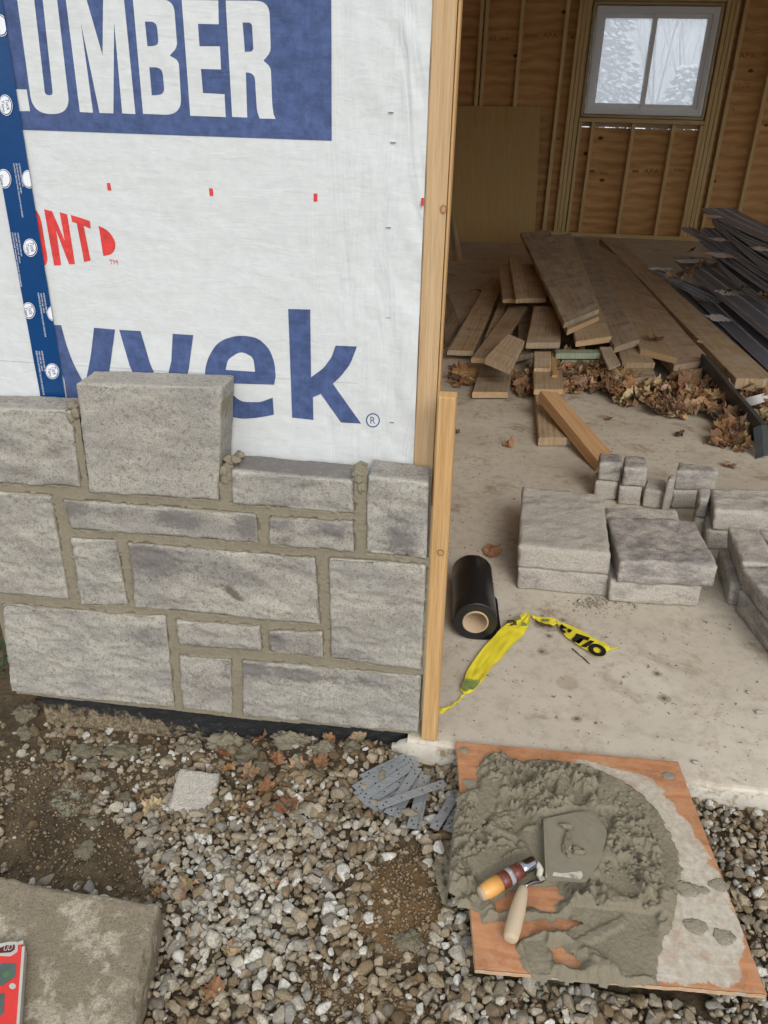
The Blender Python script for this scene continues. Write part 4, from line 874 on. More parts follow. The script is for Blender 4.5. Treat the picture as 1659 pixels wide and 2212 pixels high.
for k, (x, y, z, w, h, a, lb) in enumerate(((795, 138, .53, .12, .05, 25, 'on the left end of the uppermost bundle'), (835, 322, .39, .12, .05, 30, 'on the left end of the middle bundle'), (850, 448, .33, .16, .07, 20, 'under the middle bundle, largest patch'),
        (640, 497, .21, .3, .05, 5, 'across the flat lower bundle near its torn end'), (370, 558, .14, .2, .03, 5, 'round the thin slivers'), (885, 750, .175, .1, .05, 25, 'half way down the flat lower bundle'), (825, 950, .08, .13, .06, 10, 'across the wide lowest sheets'), (1170, 400, .52, .1, .05, 30, 'further down the uppermost bundle'), (650, 662, .115, .12, .02, 10, 'at the ends of the thin slivers'))):
    c = pz(qb(x, y), z); e = pz(qb(x+30, y), z)-c; e.normalize(); f_ = V((-e.y, e.x, 0)); vs = []; fs = []
    for i in range(9):
        for j in range(7): p = c+e*((i/8-.5)*w)+f_*((j/6-.5)*h*3)+V((0, 0, .004+.010*noise.noise(V((i*.9, j*.9, k))))); vs.append(p)
    for i in range(8):
        for j in range(6): fs.append((i*7+j, i*7+7+j, i*7+8+j, i*7+j+1))
    o = mk('packing_tape', vs, fs, M['silver_tape'], base=c, smooth=True); tag(o, 'crinkled shiny packing tape '+lb, 'tape', 'tape patches on the black sheets')
def angle(label, a, za, b, zb, dv, dw, th=.002, bend=None):
    """L-shaped trim: ridge a->b, one flange hanging by dv, one flange spreading by dw (world vectors)"""
    A, B = pz(qb(*a), za), pz(qb(*b), zb); n = 10; vs = []; fs = []; dv = V(dv); dw = V(dw); 
    u, w = dv.normalized()*th, dw.normalized()*th
    for i in range(n+1):
        c = A.lerp(B, i/n)+V((.004*noise.noise(V((i*.4, 1, za*9))), 0, 0))
        for p in (c+dv, c, c+dw, c+dw+u, c+u+w, c+dv+w): vs.append(p)
    for i in range(n):
        for k in range(6): k2 = (k+1) % 6; fs.append((i*6+k, i*6+k2, i*6+6+k2, i*6+6+k))
    fs.append((5, 4, 1, 0)); fs.append((4, 3, 2, 1)); q = n*6; fs += [(q, q+1, q+4, q+5), (q+1, q+2, q+3, q+4)]
    o = mk('metal_trim', vs, fs, M['grey_trim'], base=(A+B)/2); tag(o, label, 'metal trim', 'charcoal trims among the leaves')
angle('longest charcoal angle trim, its near end standing on the floor at the right', (700, 1230), .16, (1180, 1800), .125, (.0, .01, -.11), (.035, 0.0, -.012))
angle('short near tip of the charcoal trim, bent down to the concrete', (1180, 1800), .125, (1195, 2050), .02, (-.03, .005, -.02), (.028, 0.01, -.002))
angle('short charcoal trim poking out of the leaves below the round cornered board', (300, 1330), .07, (410, 1610), .045, (-.03, 0, -.04), (.02, 0, -.03))
angle('low charcoal channel lying on the floor left of the longest trim', (770, 1680), .05, (960, 1920), .03, (-.002, 0, -.03), (.10, .01, -.02))
# ---------------------------------------------------------------- loose stone blocks
BG = 'loose stone blocks on the garage floor'
def hb(label, quad, zt, h, lean=.008, seed=0, rough=.0045, zoom=q8, r=.006, res=.0095, front=.0012):
    T = [pz(zoom(*p), zt) for p in quad]                            # BL, BR, TR, TL
    Bq = [p+V((lean*(1 if h > 0 else 0), 0, -h)) for p in T]; Bq = [V((p.x, p.y, max(.001, p.z))) for p in Bq]
    o = rockbox('stone_block', Bq, T, res, r, (.003, .003, front, .003, .001, rough), M['stone_in'], base=sum(Bq, V((0, 0, 0)))/4, chip=.004, seed=seed, freq=8)
    tag(o, label, 'stone block', BG); return T
H = .079
T = hb('large square block topping the left front stack, mottled dark', [(70, 640), (662, 692), (610, 312), (98, 258)], .16, H, .006, 41, .006)
def under(label, T, dx, dy, seed, sc=1.0, h=H, zt=.08, front=.0012):
    c = sum(T, V((0, 0, 0)))/4; Tq = [c+(p-c)*sc+V((dx, dy, 0)) for p in T]; Tq = [V((p.x, p.y, zt)) for p in Tq]; Bq = [V((p.x+.005, p.y, .001)) for p in Tq]
    o = rockbox('stone_block', Bq, Tq, .0095, .006, (.002, .002, front, .002, .001, .002), M['stone_in'], base=sum(Bq, V((0, 0, 0)))/4, chip=.004, seed=seed, freq=8); tag(o, label, 'stone block', BG)
under('large block underneath the mottled square block', T, .008, .002, 42)
T = hb('large block topping the right front stack, chipped left corner', [(715, 738), (1345, 768), (1195, 474), (640, 452)], .16, H, .004, 43, .006, front=.003)
under('large block underneath the one with the chipped left corner, two chalky streaks on its front', T, -.022, .002, 44, .95)
T = hb('dark topped low block behind the two front stacks', [(628, 480), (1105, 500), (1078, 408), (618, 383)], .15, H-.01, .004, 45, .006)
under('block under the dark topped low block', T, .004, .0, 46, zt=.078)
T = hb('small ribbed block, upper left of the rear group, touching the new timber', [(586, 108), (736, 116), (733, 52), (588, 45)], .16, H, .005, 47, .002)
under('small block under the ribbed one', T, -.004, -.004, 48)
T = hb('small block right of the ribbed one, standing on another', [(742, 142), (892, 148), (882, 68), (745, 62)], .16, H, .006, 49, .005)
under('small block under the second of the rear pair', T, -.005, .0, 50)
hb('single small rugged block on the floor between the rear pair and the rear right stack', [(872, 278), (1025, 292), (1008, 215), (890, 208)], .08, H, .005, 51, .006)
T = hb('small light fronted block topping the rear right stack', [(1078, 165), (1345, 172), (1338, 138), (1095, 108)], .16, H, .004, 52, .004)
under('dark block under the light fronted one of the rear right stack', T, .0, .0, 53)
hb('narrow block almost hidden left behind the rear right stack', [(1022, 215), (1075, 218), (1072, 182), (1030, 180)], .145, .14, .0, 54, .003)
T = hb('long block lying flat at the right edge, white chips along its front', [(1318, 412), (1900, 440), (1880, 292), (1290, 272)], .16, H, .01, 55, .006)
under('long block under the white chipped one at the right edge', T, -.006, .004, 56)
T = hb('narrow block left of the long white chipped one', [(1218, 330), (1282, 340), (1300, 272), (1213, 270)], .16, H, .004, 57, .004)
under('narrow lower block left of the long right hand pair', T, .004, .003, 58)
T = hb('dark sided block behind the slanting row at the right edge', [(1492, 748), (1720, 765), (1610, 530), (1402, 512)], .16, H, .014, 59, .006)
under('lower block behind the slanting row at the right edge', T, -.012, .004, 60)
T = hb('front block of the slanting row, running out of the picture at the right', [(1860, 1215), (2100, 1215), (1760, 760), (1482, 768)], .16, H, .02, 61, .006)
under('lower front block of the slanting row at the right edge', T, .012, .0, 62)
T = hb('middle block of the slanting row, behind its white speckled corner', [(1730, 690), (1900, 700), (1800, 540), (1590, 528)], .162, H, .012, 63, .006)
# ---------------------------------------------------------------- roll of black film
q6 = lambda x, y: (929.0+x/3.5717, 1161.2+y/3.5717)                # close-up of roll and caution tape
ra = pz(q6(350, 645), .068); rb = pz(q6(318, 215), .068); rb = ra+(rb-ra).normalized()*.27; ra.z = rb.z = .0655
rl = empty('film_roll', (ra.x, ra.y, 0), 'roll of black plastic film on a cardboard core lying beside the batten', 'roll')
dx = (rb-ra).normalized(); sx = V((dx.y, -dx.x, 0)).normalized(); uz = V((0, 0, 1)); n = 72
def ringpts(c, r, jit=0, sd=0): return [c+sx*math.cos(2*math.pi*k/n)*r*(1+jit*noise.noise(V((k*.3, sd, 0))))+uz*math.sin(2*math.pi*k/n)*r*(1+jit*noise.noise(V((k*.3, sd, 0)))) for k in range(n)]
Ro, Ri, Rc = .0635, .0375, .033
prof = [(0, Ri), (0, Ro*.62), (.0008, Ro*.66), (0, Ro*.72), (.0006, Ro*.8), (0, Ro*.86), (.0006, Ro*.93), (.0004, Ro*.985), (.002, Ro), (.06, Ro), (.12, Ro*.998), (.18, Ro), (.268, Ro), (.27, Ro*.98), (.27, Ri)]
vs = []; fs = []
for (t, r) in prof: vs += ringpts(ra+dx*t, r, .006 if r > .06 else .003, t*9)
for i in range(len(prof)-1):
    for k in range(n): k2 = (k+1) % n; fs.append((i*n+k, i*n+k2, i*n+n+k2, i*n+n+k))
mk('film_winding', vs, fs, M['black_film'], rl, smooth=True)
prof = [(.262, Rc), (-.0035, Rc), (-.0045, (Rc+Ri)/2), (-.0035, Ri), (.262, Ri)]; vs = []; fs = []
for (t, r) in prof: vs += ringpts(ra+dx*t, r, .02, t*40+3)
for i in range(len(prof)-1):
    for k in range(n): k2 = (k+1) % n; fs.append((i*n+k, i*n+k2, i*n+n+k2, i*n+n+k))
mk('cardboard_core', vs, fs, M['card'], rl, smooth=True)
vs = []; fs = []                                                    # loose flap under the roll, to the right
for i in range(15):
    t = i/14
    for j in range(9):
        s = j/8; ext = (.030 if i < 11 else .006+.024*(14-t*14)/3)*(1 if i > 0 else 1.15)
        ang = -math.pi/2; p = ra+dx*(t*.262+.002)
        if s < .35: a = math.radians(-25-65*(s/.35)); q = p+sx*math.cos(a)*(Ro+.001)+uz*math.sin(a)*(Ro+.001)
        else: u = (s-.35)/.65; q = p+sx*(.0+(.052+ext)*u)+uz*(-Ro-.0008+.006*u*u+.003*noise.noise(V((t*5, u*2, 0))))
        vs.append(q)
for i in range(14):
    for j in range(3, 8): fs.append((i*9+j, i*9+9+j, i*9+10+j, i*9+j+1))
mk('loose_flap', vs, fs, M['black_film'], rl, smooth=True)
# ---------------------------------------------------------------- caution tape
ct = empty('caution_tape', pz(q6(500, 900)), 'torn yellow caution tape with black lettering, crumpled on the concrete', 'tape')
def ribbon(cl, mat, par, name, nw=9, h=.003, seed=0, close=True):
    """cl: list of (left pt, right pt, height)"""
    vs = []; fs = []; sub = 6; L = []
    for i in range(len(cl)-1):
        for k in range(sub):
            t = k/sub; L.append(tuple(tuple(a[m]*(1-t)+b[m]*t for m in (0, 1)) for a, b in zip(cl[i][:2], cl[i+1][:2]))+(cl[i][2]*(1-t)+cl[i+1][2]*t,))
    L.append(cl[-1])
    for i, (a, b, hh) in enumerate(L):
        A, B = pz(q6(*a), hh), pz(q6(*b), hh)
        for j in range(nw+1):
            s = j/nw; p = A.lerp(B, s); w = noise.noise(V((s*2.2+seed, i*.22, 0)))*.6+noise.noise(V((s*5+seed, i*.12+s*2, 4)))*.5
            vs.append(p+V((0, 0, .0025+h*(w+.45))))
    for i in range(len(L)-1):
        for j in range(nw): fs.append((i*(nw+1)+j, i*(nw+1)+nw+1+j, i*(nw+1)+nw+2+j, i*(nw+1)+j+1))
    for q in vs: q.z = max(q.z, .0012)
    return mk(name, vs, fs, mat, par, smooth=True)
M1 = [((232, 1180), (262, 1225), .002), ((258, 1120), (335, 1190), .004), ((285, 1040), (420, 1100), .006), ((330, 970), (480, 1000), .006), ((410, 860), (560, 930), .008), ((500, 760), (640, 830), .008), ((560, 700), (720, 760), .01), ((600, 670), (755, 700), .014), ((690, 610), (770, 640), .018), ((735, 590), (772, 592), .014)]
rb1 = ribbon(M1, M['yellow'], ct, 'tape_strip', 12, .006, 1)
M2 = [((765, 592), (775, 600), .008), ((800, 612), (795, 632), .006), ((850, 622), (835, 655), .006), ((905, 628), (890, 675), .006), ((960, 632), (945, 688), .006), ((985, 655), (975, 672), .006)]
ribbon(M2, M['yellow'], ct, 'tape_strip', 6, .005, 4)
M3 = [((985, 655), (980, 668), .004), ((1020, 665), (1000, 710), .005), ((1090, 690), (1050, 775), .006), ((1180, 735), (1130, 830), .007), ((1270, 790), (1210, 880), .007), ((1350, 820), (1270, 915), .006), ((1378, 845), (1305, 930), .005), ((1385, 880), (1330, 905), .004)]
ribbon(M3, M['yellow'], ct, 'tape_strip', 12, .004, 8)
M4 = [((70, 1330), (68, 1380), .004), ((110, 1325), (112, 1352), .004), ((160, 1305), (165, 1322), .004), ((200, 1275), (212, 1285), .004), ((240, 1232), (256, 1240), .004), ((262, 1218), (270, 1222), .004)]
ribbon(M4, M['yellow'], ct, 'tape_strip', 4, .004, 12); ribbon([((1380, 860), (1385, 880), .004), ((1420, 852), (1422, 864), .003), ((1470, 852), (1474, 860), .002)], M['yellow'], ct, 'tape_strip', 3, .002, 15)
ribbon([((240, 1140), (330, 1190), .011), ((262, 1108), (372, 1140), .0125), ((270, 1098), (388, 1118), .013)], M['ink_olive'], ct, 'printed_bar', 6, .0045, 1.4)
ribbon([((240, 1170), (275, 1200), .009), ((250, 1140), (310, 1170), .011)], M['ink_olive'], ct, 'printed_bar', 4, .004, 2)
ribbon([((642, 640), (655, 655), .02), ((690, 612), (705, 635), .024)], M['ink_olive'], ct, 'printed_bar', 4, .003, 3); ribbon([((700, 690), (745, 690), .018), ((715, 660), (750, 672), .021)], M['ink_olive'], ct, 'printed_bar', 4, .003, 3)
ribbon([((865, 632), (860, 655), .0125), ((920, 636), (915, 658), .0125)], M['ink_olive'], ct, 'printed_bar', 3, .003, 4)
ribbon([((588, 655), (590, 690), .012), ((620, 640), (640, 690), .016), ((660, 650), (670, 680), .017)], M['mud'], ct, 'mud_smear', 5, .006, 6); ribbon([((810, 640), (812, 665), .012), ((840, 660), (850, 690), .012), ((900, 675), (905, 700), .01)], M['mud'], ct, 'mud_smear', 4, .004, 9)
def ink(polys):
    vs = []; fs = []
    for pl in polys:
        P = fillet(pl); b = len(vs); vs += [pz(q6(*p), .0145) for p in P]; fs.append(tuple(range(b, b+len(P))))
    return vs, fs
def arcring(cx, cy, rx, ry, k0, a0, a1, rot, n=20):
    out = []
    for i in range(n):
        q = []
        for kk, t in ((1, i/n), (1, (i+1)/n), (k0, (i+1)/n), (k0, i/n)):
            a = a0+(a1-a0)*t; x, y = rx*kk*math.cos(a), ry*kk*math.sin(a); q.append((cx+x*math.cos(rot)-y*math.sin(rot), cy+x*math.sin(rot)+y*math.cos(rot)))
        out.append(q)
    return out
IK = [[(1128, 738), (1235, 772), (1218, 795), (1185, 785), (1150, 815), (1100, 800), (1092, 782), (1118, 760)], [(1238, 792), (1270, 800), (1205, 848), (1160, 838)], [(1165, 775), (1190, 782), (1150, 820), (1120, 805)]]+arcring(1290, 868, 72, 46, .45, 0, 2*math.pi, .35)+arcring(1040, 700, 40, 36, .45, math.pi*.35, math.pi*1.25, .3)+[[(1010, 668), (1050, 690), (1060, 700), (1030, 705), (1004, 690)], [(1060, 700), (1098, 712), (1080, 735), (1062, 728)]]
v, f = ink(IK); mk('printed_lettering', v, f, M['ink'], ct)
# ================================================================ OBJECTS OUTSIDE, ON THE GROUND
q7 = lambda x, y: (730.0+x/1.7857, 1526.2+y/1.7857)                # close-up of the mortar board
q5 = lambda x, y: (962.2+x/4.1667, 1692.1+y/4.1667)                # close-up of the trowels
q9 = lambda x, y: (x/2.0, 1459.9+y/2.0)                             # lower left close-up
# mortar board: plane through its four corners
ZB, ZF = .016, .0
def bz(p):                                                          # photo point -> point on the top face of the board
    z = .01
    for _ in range(6): q = pz(p, z); z = ZB+(ZF-ZB)*((.0-q.y)/.53)
    return pz(p, z)
bc = [bz(q7(*p)) for p in ((455, 135), (1310, 212), (1655, 1110), (530, 1012))]
mb = empty('mortar_board', ((bc[0]+bc[2])/2)-V((0, 0, .02)), 'square of orange brown plywood used as a mortar board, half coated in pale cement', 'board')
filmz = [bz(q7(*p)) for p in ((990, 205), (1060, 225), (1180, 270), (1260, 330), (1330, 420), (1400, 520), (1470, 640), (1570, 830), (1600, 930), (1560, 1010), (1520, 1090), (1190, 1070), (1225, 900), (1150, 900), (1100, 760), (1050, 600), (1000, 400), (880, 215))]
fpoly = [(p.x, p.y) for p in filmz]; NB_ = 120; pts = []; uv = []; tint = []
G = np.linspace(0, 1, NB_+1); PX = np.zeros((NB_+1, NB_+1)); PY = PX.copy(); P3 = {}
for i, u in enumerate(G):
    for j, v in enumerate(G):
        p = bc[0].lerp(bc[1], u).lerp(bc[3].lerp(bc[2], u), v); 
        if i in (0, NB_) or j in (0, NB_): p = p+V((.0012*noise.noise(p*60), .0012*noise.noise(p*60+V((5, 0, 0))), -.0006))
        P3[i, j] = p; PX[i, j] = p.x; PY[i, j] = p.y; uv.append((p.x, p.y)); pts.append(p)
sdf = poly_sd(PX, PY, fpoly)
for i in range(NB_+1):
    for j in range(NB_+1): t = .5+(sdf[i, j]+.012*noise.noise(V((PX[i, j]*22, PY[i, j]*22, 3)))-.004)/.055; tint.append((max(0, min(1, t)), 0, 0))
fs = [(i*(NB_+1)+j, i*(NB_+1)+j+1, (i+1)*(NB_+1)+j+1, (i+1)*(NB_+1)+j) for i in range(NB_) for j in range(NB_)]
fs = [f[::-1] for f in fs] if (pts[1]-pts[0]).cross(pts[NB_+1]-pts[0]).z < 0 else fs
mk('board_face', pts, fs, M['board'], mb, uv=uv, col=tint)
dn = V((0, 0, -1)); th = .011; vs = []; fs = []
edge = [P3[i, 0] for i in range(NB_+1)]+[P3[NB_, j] for j in range(1, NB_+1)]+[P3[i, NB_] for i in range(NB_-1, -1, -1)]+[P3[0, j] for j in range(NB_-1, 0, -1)]
ne = len(edge); cen = (bc[0]+bc[2])/2
for k in range(5):
    for e in edge: vs.append(e+dn*(th*k/4)+(e-cen).normalized()*(.0009*((-1)**k)+.0008*noise.noise(e*50+V((0, 0, k)))))
for k in range(4):
    for i in range(ne): i2 = (i+1) % ne; fs.append((k*ne+i, k*ne+i2, k*ne+ne+i2, k*ne+ne+i))
fs.append(tuple(4*ne+i for i in range(ne)))
M['ply_edge'] = m_plain('split_plywood_edge', (.42, .29, .18), .8, .3, 60, .5, dirt=((.4, .36, .3), 30, .55))
mk('board_edge', vs, fs, M['ply_edge'], mb)
# heap of mortar
HO = [(560, 185), (640, 178), (695, 212), (760, 208), (820, 208), (930, 222), (1030, 260), (1130, 308), (1225, 400), (1285, 500), (1320, 620), (1308, 730), (1280, 860), (1235, 930), (1222, 1070), (1150, 1080), (1060, 1075), (930, 1060), (840, 1050), (760, 1045), (720, 1010), (700, 960), (690, 905), (760, 880), (880, 870), (960, 845), (870, 825), (800, 820), (720, 830), (560, 832), (545, 790), (470, 770), (405, 690), (385, 600), (388, 505), (440, 480), (455, 400), (470, 340), (540, 320), (535, 250)]
HH = [(600, 765), (700, 690), (850, 690), (880, 745), (840, 770), (830, 800), (730, 780), (620, 790)]; HI = [(815, 935), (860, 925), (940, 990), (925, 1018), (850, 990)]
ho, hh, hi = [[tuple(bz(q7(*p))[:2]) for p in Q] for Q in (HO, HH, HI)]
xa, xb = min(p[0] for p in ho)-.02, max(p[0] for p in ho)+.02; ya, yb = min(p[1] for p in ho)-.02, max(p[1] for p in ho)+.02
st = .0024; X = np.arange(xa, xb, st); Yv = np.arange(ya, yb, st); XX, YY = np.meshgrid(X, Yv, indexing='ij')
S = np.minimum(poly_sd(XX, YY, ho), np.minimum(-poly_sd(XX, YY, hh), -poly_sd(XX, YY, hi)))
def areas(*ps): return [tuple(bz(q7(*p))[:2]) for p in ps]
CR = [areas((640, 230), (930, 225), (1010, 270), (990, 380), (820, 420), (760, 470), (650, 480), (640, 400)), areas((540, 180), (690, 190), (690, 250), (560, 280)),
      areas((460, 340), (620, 420), (560, 480), (650, 560), (520, 620), (420, 700), (400, 510)), areas((1000, 300), (1060, 420), (1220, 450), (1200, 520), (1040, 480), (980, 400)), areas((1030, 520), (1240, 560), (1250, 760), (1160, 800), (1100, 640)), areas((880, 700), (1000, 680), (1010, 830), (880, 830)), areas((410, 620), (530, 640), (560, 790), (450, 760))]
SM = [(areas((565, 285), (640, 290), (600, 400), (545, 490), (495, 480), (530, 380)), .013), (areas((500, 610), (560, 560), (640, 530), (690, 560), (620, 620), (520, 665)), .016), (areas((1010, 265), (1075, 300), (1060, 410), (985, 410)), .020), (areas((1080, 310), (1180, 360), (1235, 440), (1190, 445), (1080, 400)), .014),
      (areas((840, 295), (875, 305), (908, 375), (870, 385), (830, 360)), .026), (areas((1200, 380), (1312, 560), (1302, 740), (1245, 700), (1240, 560), (1190, 470)), .005), (areas((1015, 600), (1110, 640), (1175, 745), (1120, 765), (1010, 690)), .010), (areas((905, 775), (1090, 790), (1232, 805), (1232, 1045), (1100, 1060), (1000, 960), (880, 900)), .006),
      (areas((880, 925), (1100, 815), (1100, 860), (900, 965)), .012), (areas((1165, 640), (1230, 640), (1228, 705), (1170, 695)), .02), (areas((700, 900), (800, 900), (830, 1040), (740, 1040)), .003)]
cm = np.max(np.stack([poly_sd(XX, YY, a) for a in CR]), axis=0); sm = [poly_sd(XX, YY, a) for a, _ in SM]
bl = [tuple(bz(q5(*p))[:2]) for p in ((700, 500), (880, 380), (1200, 240), (1330, 240), (1470, 420), (1420, 620), (1260, 900), (800, 870))]; bsd = poly_sd(XX, YY, bl)
hand = [tuple(bz(q5(*p))[:2]) for p in ((240, 1000), (340, 850), (780, 640), (900, 800), (760, 960), (640, 1480), (500, 1420), (560, 1000), (330, 1120))]; hsd = poly_sd(XX, YY, hand)
Zm = np.zeros(XX.shape); keep = np.zeros(XX.shape, bool)
for i in range(len(X)):
    for j in range(len(Yv)):
        x, y = X[i], Yv[j]; n1 = noise.noise(V((x*60, y*60, 1))); s = S[i, j]+.006*n1+.005*noise.noise(V((x*22, y*22, 6)))
        if s < -.003: continue
        base = ZB+(ZF-ZB)*(-y/.53)
        if x < bc[0].x+.01+(y*-.0)-.0: # spilled over the left edge: sits on the ground
            gl_ = ground_h(x, y)+.01; k = min(1, max(0, (bc[0].x+(bc[3].x-bc[0].x)*(-y/.53)-x)/.03)); base = base*(1-k)+gl_*k
        if y < bc[3].y+.004: k = min(1, (bc[3].y+.004-y)/.03); base = base*(1-k)+(ground_h(x, y)+.008)*k
        ed = min(1, max(0, s)/.022); ed = 1-(1-ed)**2
        c = max(0, min(1, cm[i, j]/.02+.5+.5*noise.noise(V((x*30, y*30, 9)))))
        dome = .009+.016*noise.noise(V((x*11, y*11, 2)))
        tf = noise.turbulence(V((x*34, y*34, 3)), 4, False)
        v1 = noise.voronoi(V((x*75, y*75, 0)))[0][0]; v2 = noise.voronoi(V((x*190, y*190, 5)))[0][0]
        crumb = .009+.030*max(0, noise.noise(V((x*18, y*18, 4)))+.2)+.020*(tf-.3)-.019*v1-.008*v2+.008*ed
        dv_, pv_ = noise.voronoi(V((x*26+.6*noise.noise(V((x*40, y*40, 2))), y*20+.6*noise.noise(V((x*40, y*40, 22))), 0))); crack = max(0, 1-(dv_[1]-dv_[0])*7)
        pv_ = pv_[0]; tx, ty = noise.noise(pv_*5.3), noise.noise(pv_*5.3+V((7, 0, 0))); pl_f = .011+.012*noise.noise(pv_*3.1+V((0, 9, 0)))+((x*26-pv_.x)*tx+(y*20-pv_.y)*ty)*.022
        crumb -= .006*crack
        facet = .45*pl_f-.003*crack+.005*(.4-v1)+.55*(.005+.018*abs(noise.noise(V((x*13+y*6, y*5-x*4, 8))))+.0022*noise.noise(V((x*50+y*40, y*12, 3)))+.0012*noise.noise(V((x*150, y*150, 1))))
        h = (max(0, dome)+(crumb*c+facet*(1-c)))*ed
        for q, (_, hgt) in zip(sm, SM):
            if q[i, j] > -.004: k = max(0, min(1, q[i, j]/.006+.5+.5*noise.noise(V((x*70, y*70, 12)))))*.93; h = h*(1-k)+(hgt+.006*noise.noise(V((x*14, y*14, 2)))+.0012*noise.noise(V((x*170, y*170, 2)))+.0013*noise.noise(V((x*90+y*60, y*30, 1))))*k
        if bsd[i, j] > -.004: k = max(0, min(1, bsd[i, j]/.01+.4)); h = h*(1-k)+.008*k
        if hsd[i, j] > -.008: h = min(h, .012)
        Zm[i, j] = base+max(.0004, h)*1.0+.0005; keep[i, j] = True
ids = -np.ones(XX.shape, int); vs = []; fs = []
for i in range(len(X)-1):
    for j in range(len(Yv)-1):
        if keep[i, j] and keep[i+1, j] and keep[i, j+1] and keep[i+1, j+1]:
            q = []
            for a, b in ((i, j), (i+1, j), (i+1, j+1), (i, j+1)):
                if ids[a, b] < 0: ids[a, b] = len(vs); x, y = X[a], Yv[b]; vs.append((x+.0016*noise.noise(V((x*120, y*120, 7))), y+.0016*noise.noise(V((x*120, y*120, 17))), Zm[a, b]))
                q.append(ids[a, b])
            fs.append(q)
o = mk('mortar_heap', vs, fs, M['mortar_wet'], base=(.3, -.25, .01), smooth=True); tag(o, 'large heap of wet grey green mortar spread in a rough arc on the plywood', 'mortar')
# loose crumbs of mortar on and beside the board
cr = []; rc = random.Random(3)
for k in range(260):
    a = rc.choice(CR[:5]); cx = sum(p[0] for p in a)/len(a); cy = sum(p[1] for p in a)/len(a); x = cx+rc.gauss(0, .035); y = cy+rc.gauss(0, .03)
    i, j = int((x-xa)/st), int((y-ya)/st)
    if not (0 <= i < len(X) and 0 <= j < len(Yv)) or not keep[i, j] or bsd[i, j] > -.006: continue
    cr.append(lump((x, y, Zm[i, j]+.0005), rc.uniform(.0022, .0062), (1.1, .9, .75), k*1.3, .5, 2))
v, f = join(*cr); o = mk('mortar_crumbs', v, f, M['mortar_wet'], base=(.3, -.25, .01), smooth=True); tag(o, 'crumbs of drying mortar scattered over the heap', 'mortar', kind='stuff')
M['mortar_mud'] = m_mortar('muddy_mortar', (.17, .148, .1), .6)
M['mortar_dry'] = m_mortar('drying_mortar', (.3, .265, .2), .5)
def splat(label, p, r, up=0.0, seed=0, sq=(1, 1, .35), onb=False, name='mortar_lump', mat='mortar', grp='mortar lumps dropped around the work', amp=.4, sub=5):
    c = bz(p) if onb else pg(p, up); c.z += r*.12
    v, f = lump(c, r, sq, seed, amp, sub); o = mk(name, v, f, M[mat], base=c, smooth=True); tag(o, label, 'mortar', grp); return o
for k, (x, y, r, lb) in enumerate(((1350, 705, .016, 'round flattened mortar blob near the middle of the pale cemented part of the board'), (1408, 710, .008, 'tiny mortar blob just right of the round flattened one'), (1470, 690, .013, 'mortar smear near the right edge of the board'),
        (1380, 850, .014, 'thick mortar smear low on the pale cemented part'), (1490, 890, .014, 'greyer mortar smear toward the lower right corner of the board'), (1275, 268, .01, 'dark mortar speck in the upper right corner of the board'), (510, 300, .012, 'small mortar blob on the orange upper left corner of the board'), (485, 170, .008, 'mortar dab at the top left corner of the board'))):
    splat(lb, q7(x, y), r, 0, 3.1*k+200, (1.3, 1, .06), True, mat='mortar_dry')
# ---------------------------------------------------------------- trowels
def blade(name, pts, lift, par, mat='blade', th=.0014):
    P = []
    for (x, y, l) in pts: q = bz(q5(x, y)); q = pz(q5(x, y), q.z+l); P.append(q)
    n = len(P); vs = P+[p-V((0, 0, th)) for p in P]; fs = [tuple(range(n)), tuple(range(2*n-1, n-1, -1))]+[(i, i+n, (i+1) % n+n, (i+1) % n) for i in range(n)]
    o = mk(name, vs, fs, M[mat], par); bm = bmesh.new(); bm.from_mesh(o.data); bmesh.ops.recalc_face_normals(bm, faces=bm.faces); bmesh.ops.triangulate(bm, faces=[f for f in bm.faces if len(f.verts) > 4])
    bm.to_mesh(o.data); bm.free(); return o
def tz(x, y, l): q = bz(q5(x, y)); return pz(q5(x, y), q.z+l)
t1 = empty('brick_trowel', tz(880, 850, .01), 'broad bladed trowel with brown and orange handle, lying on the mortar heap', 'trowel')
bp = fillet([(885, 320, 4), (1180, 255, 120), (1320, 250, 60), (1462, 430, 40), (1400, 700, 60), (1262, 892, 40), (905, 868, 4)])
lf = lambda x: .019+.010*max(0, min(1, (1250-x)/350))
blade('blade', [(x, y, lf(x)) for x, y in bp], 0, t1)
heel = [tz(885+(905-885)*t, 320+(868-320)*t, .0245) for t in np.linspace(0, 1, 12)]; heel = [h+V((0, 0, .006)) for h in heel]; v, f = tube(heel, [.0022]*12, 8); mk('heel_rib', v, f, M['blade'], t1, smooth=True)
v, f = lump(tz(1095, 560, .028), .01, (.8, 2.2, .55), 5, .6, 4); v2, f2 = lump(tz(1190, 600, .027), .008, (1.6, 1, .5), 9, .6, 4); v3, f3 = lump(tz(1085, 380, .030), .007, (1.8, .8, .5), 12, .6, 4); v4, f4 = lump(tz(1100, 470, .029), .005, (.8, 2.6, .6), 15, .6, 4)
v, f = join((v, f), (v2, f2), (v3, f3), (v4, f4)); mk('stuck_mortar', v, f, M['mortar_wet'], t1, smooth=True)
M['rubbed'] = m_plain('rubbed_bright_patch', (.5, .475, .41), .6, .25, 120, .4, dirt=((.25, .22, .17), 70, .52))
blade('rubbed_patch', [(x, y, lf(x)+.0006) for x, y in fillet([(975, 795, 10), (1040, 810, 10), (1130, 800, 10), (1270, 785, 12), (1215, 865, 10), (1080, 845, 10), (960, 830, 10)])], 0, t1, 'rubbed', .0003)
def spin(A, B, prof, n=28):
    A, B = V(A), V(B); return tube([A.lerp(B, t) for t, r in prof], [r for t, r in prof], n)
hA, hB = tz(308, 1005, .026), tz(800, 700, .036); LH = (hB-hA).length
hr = .0155
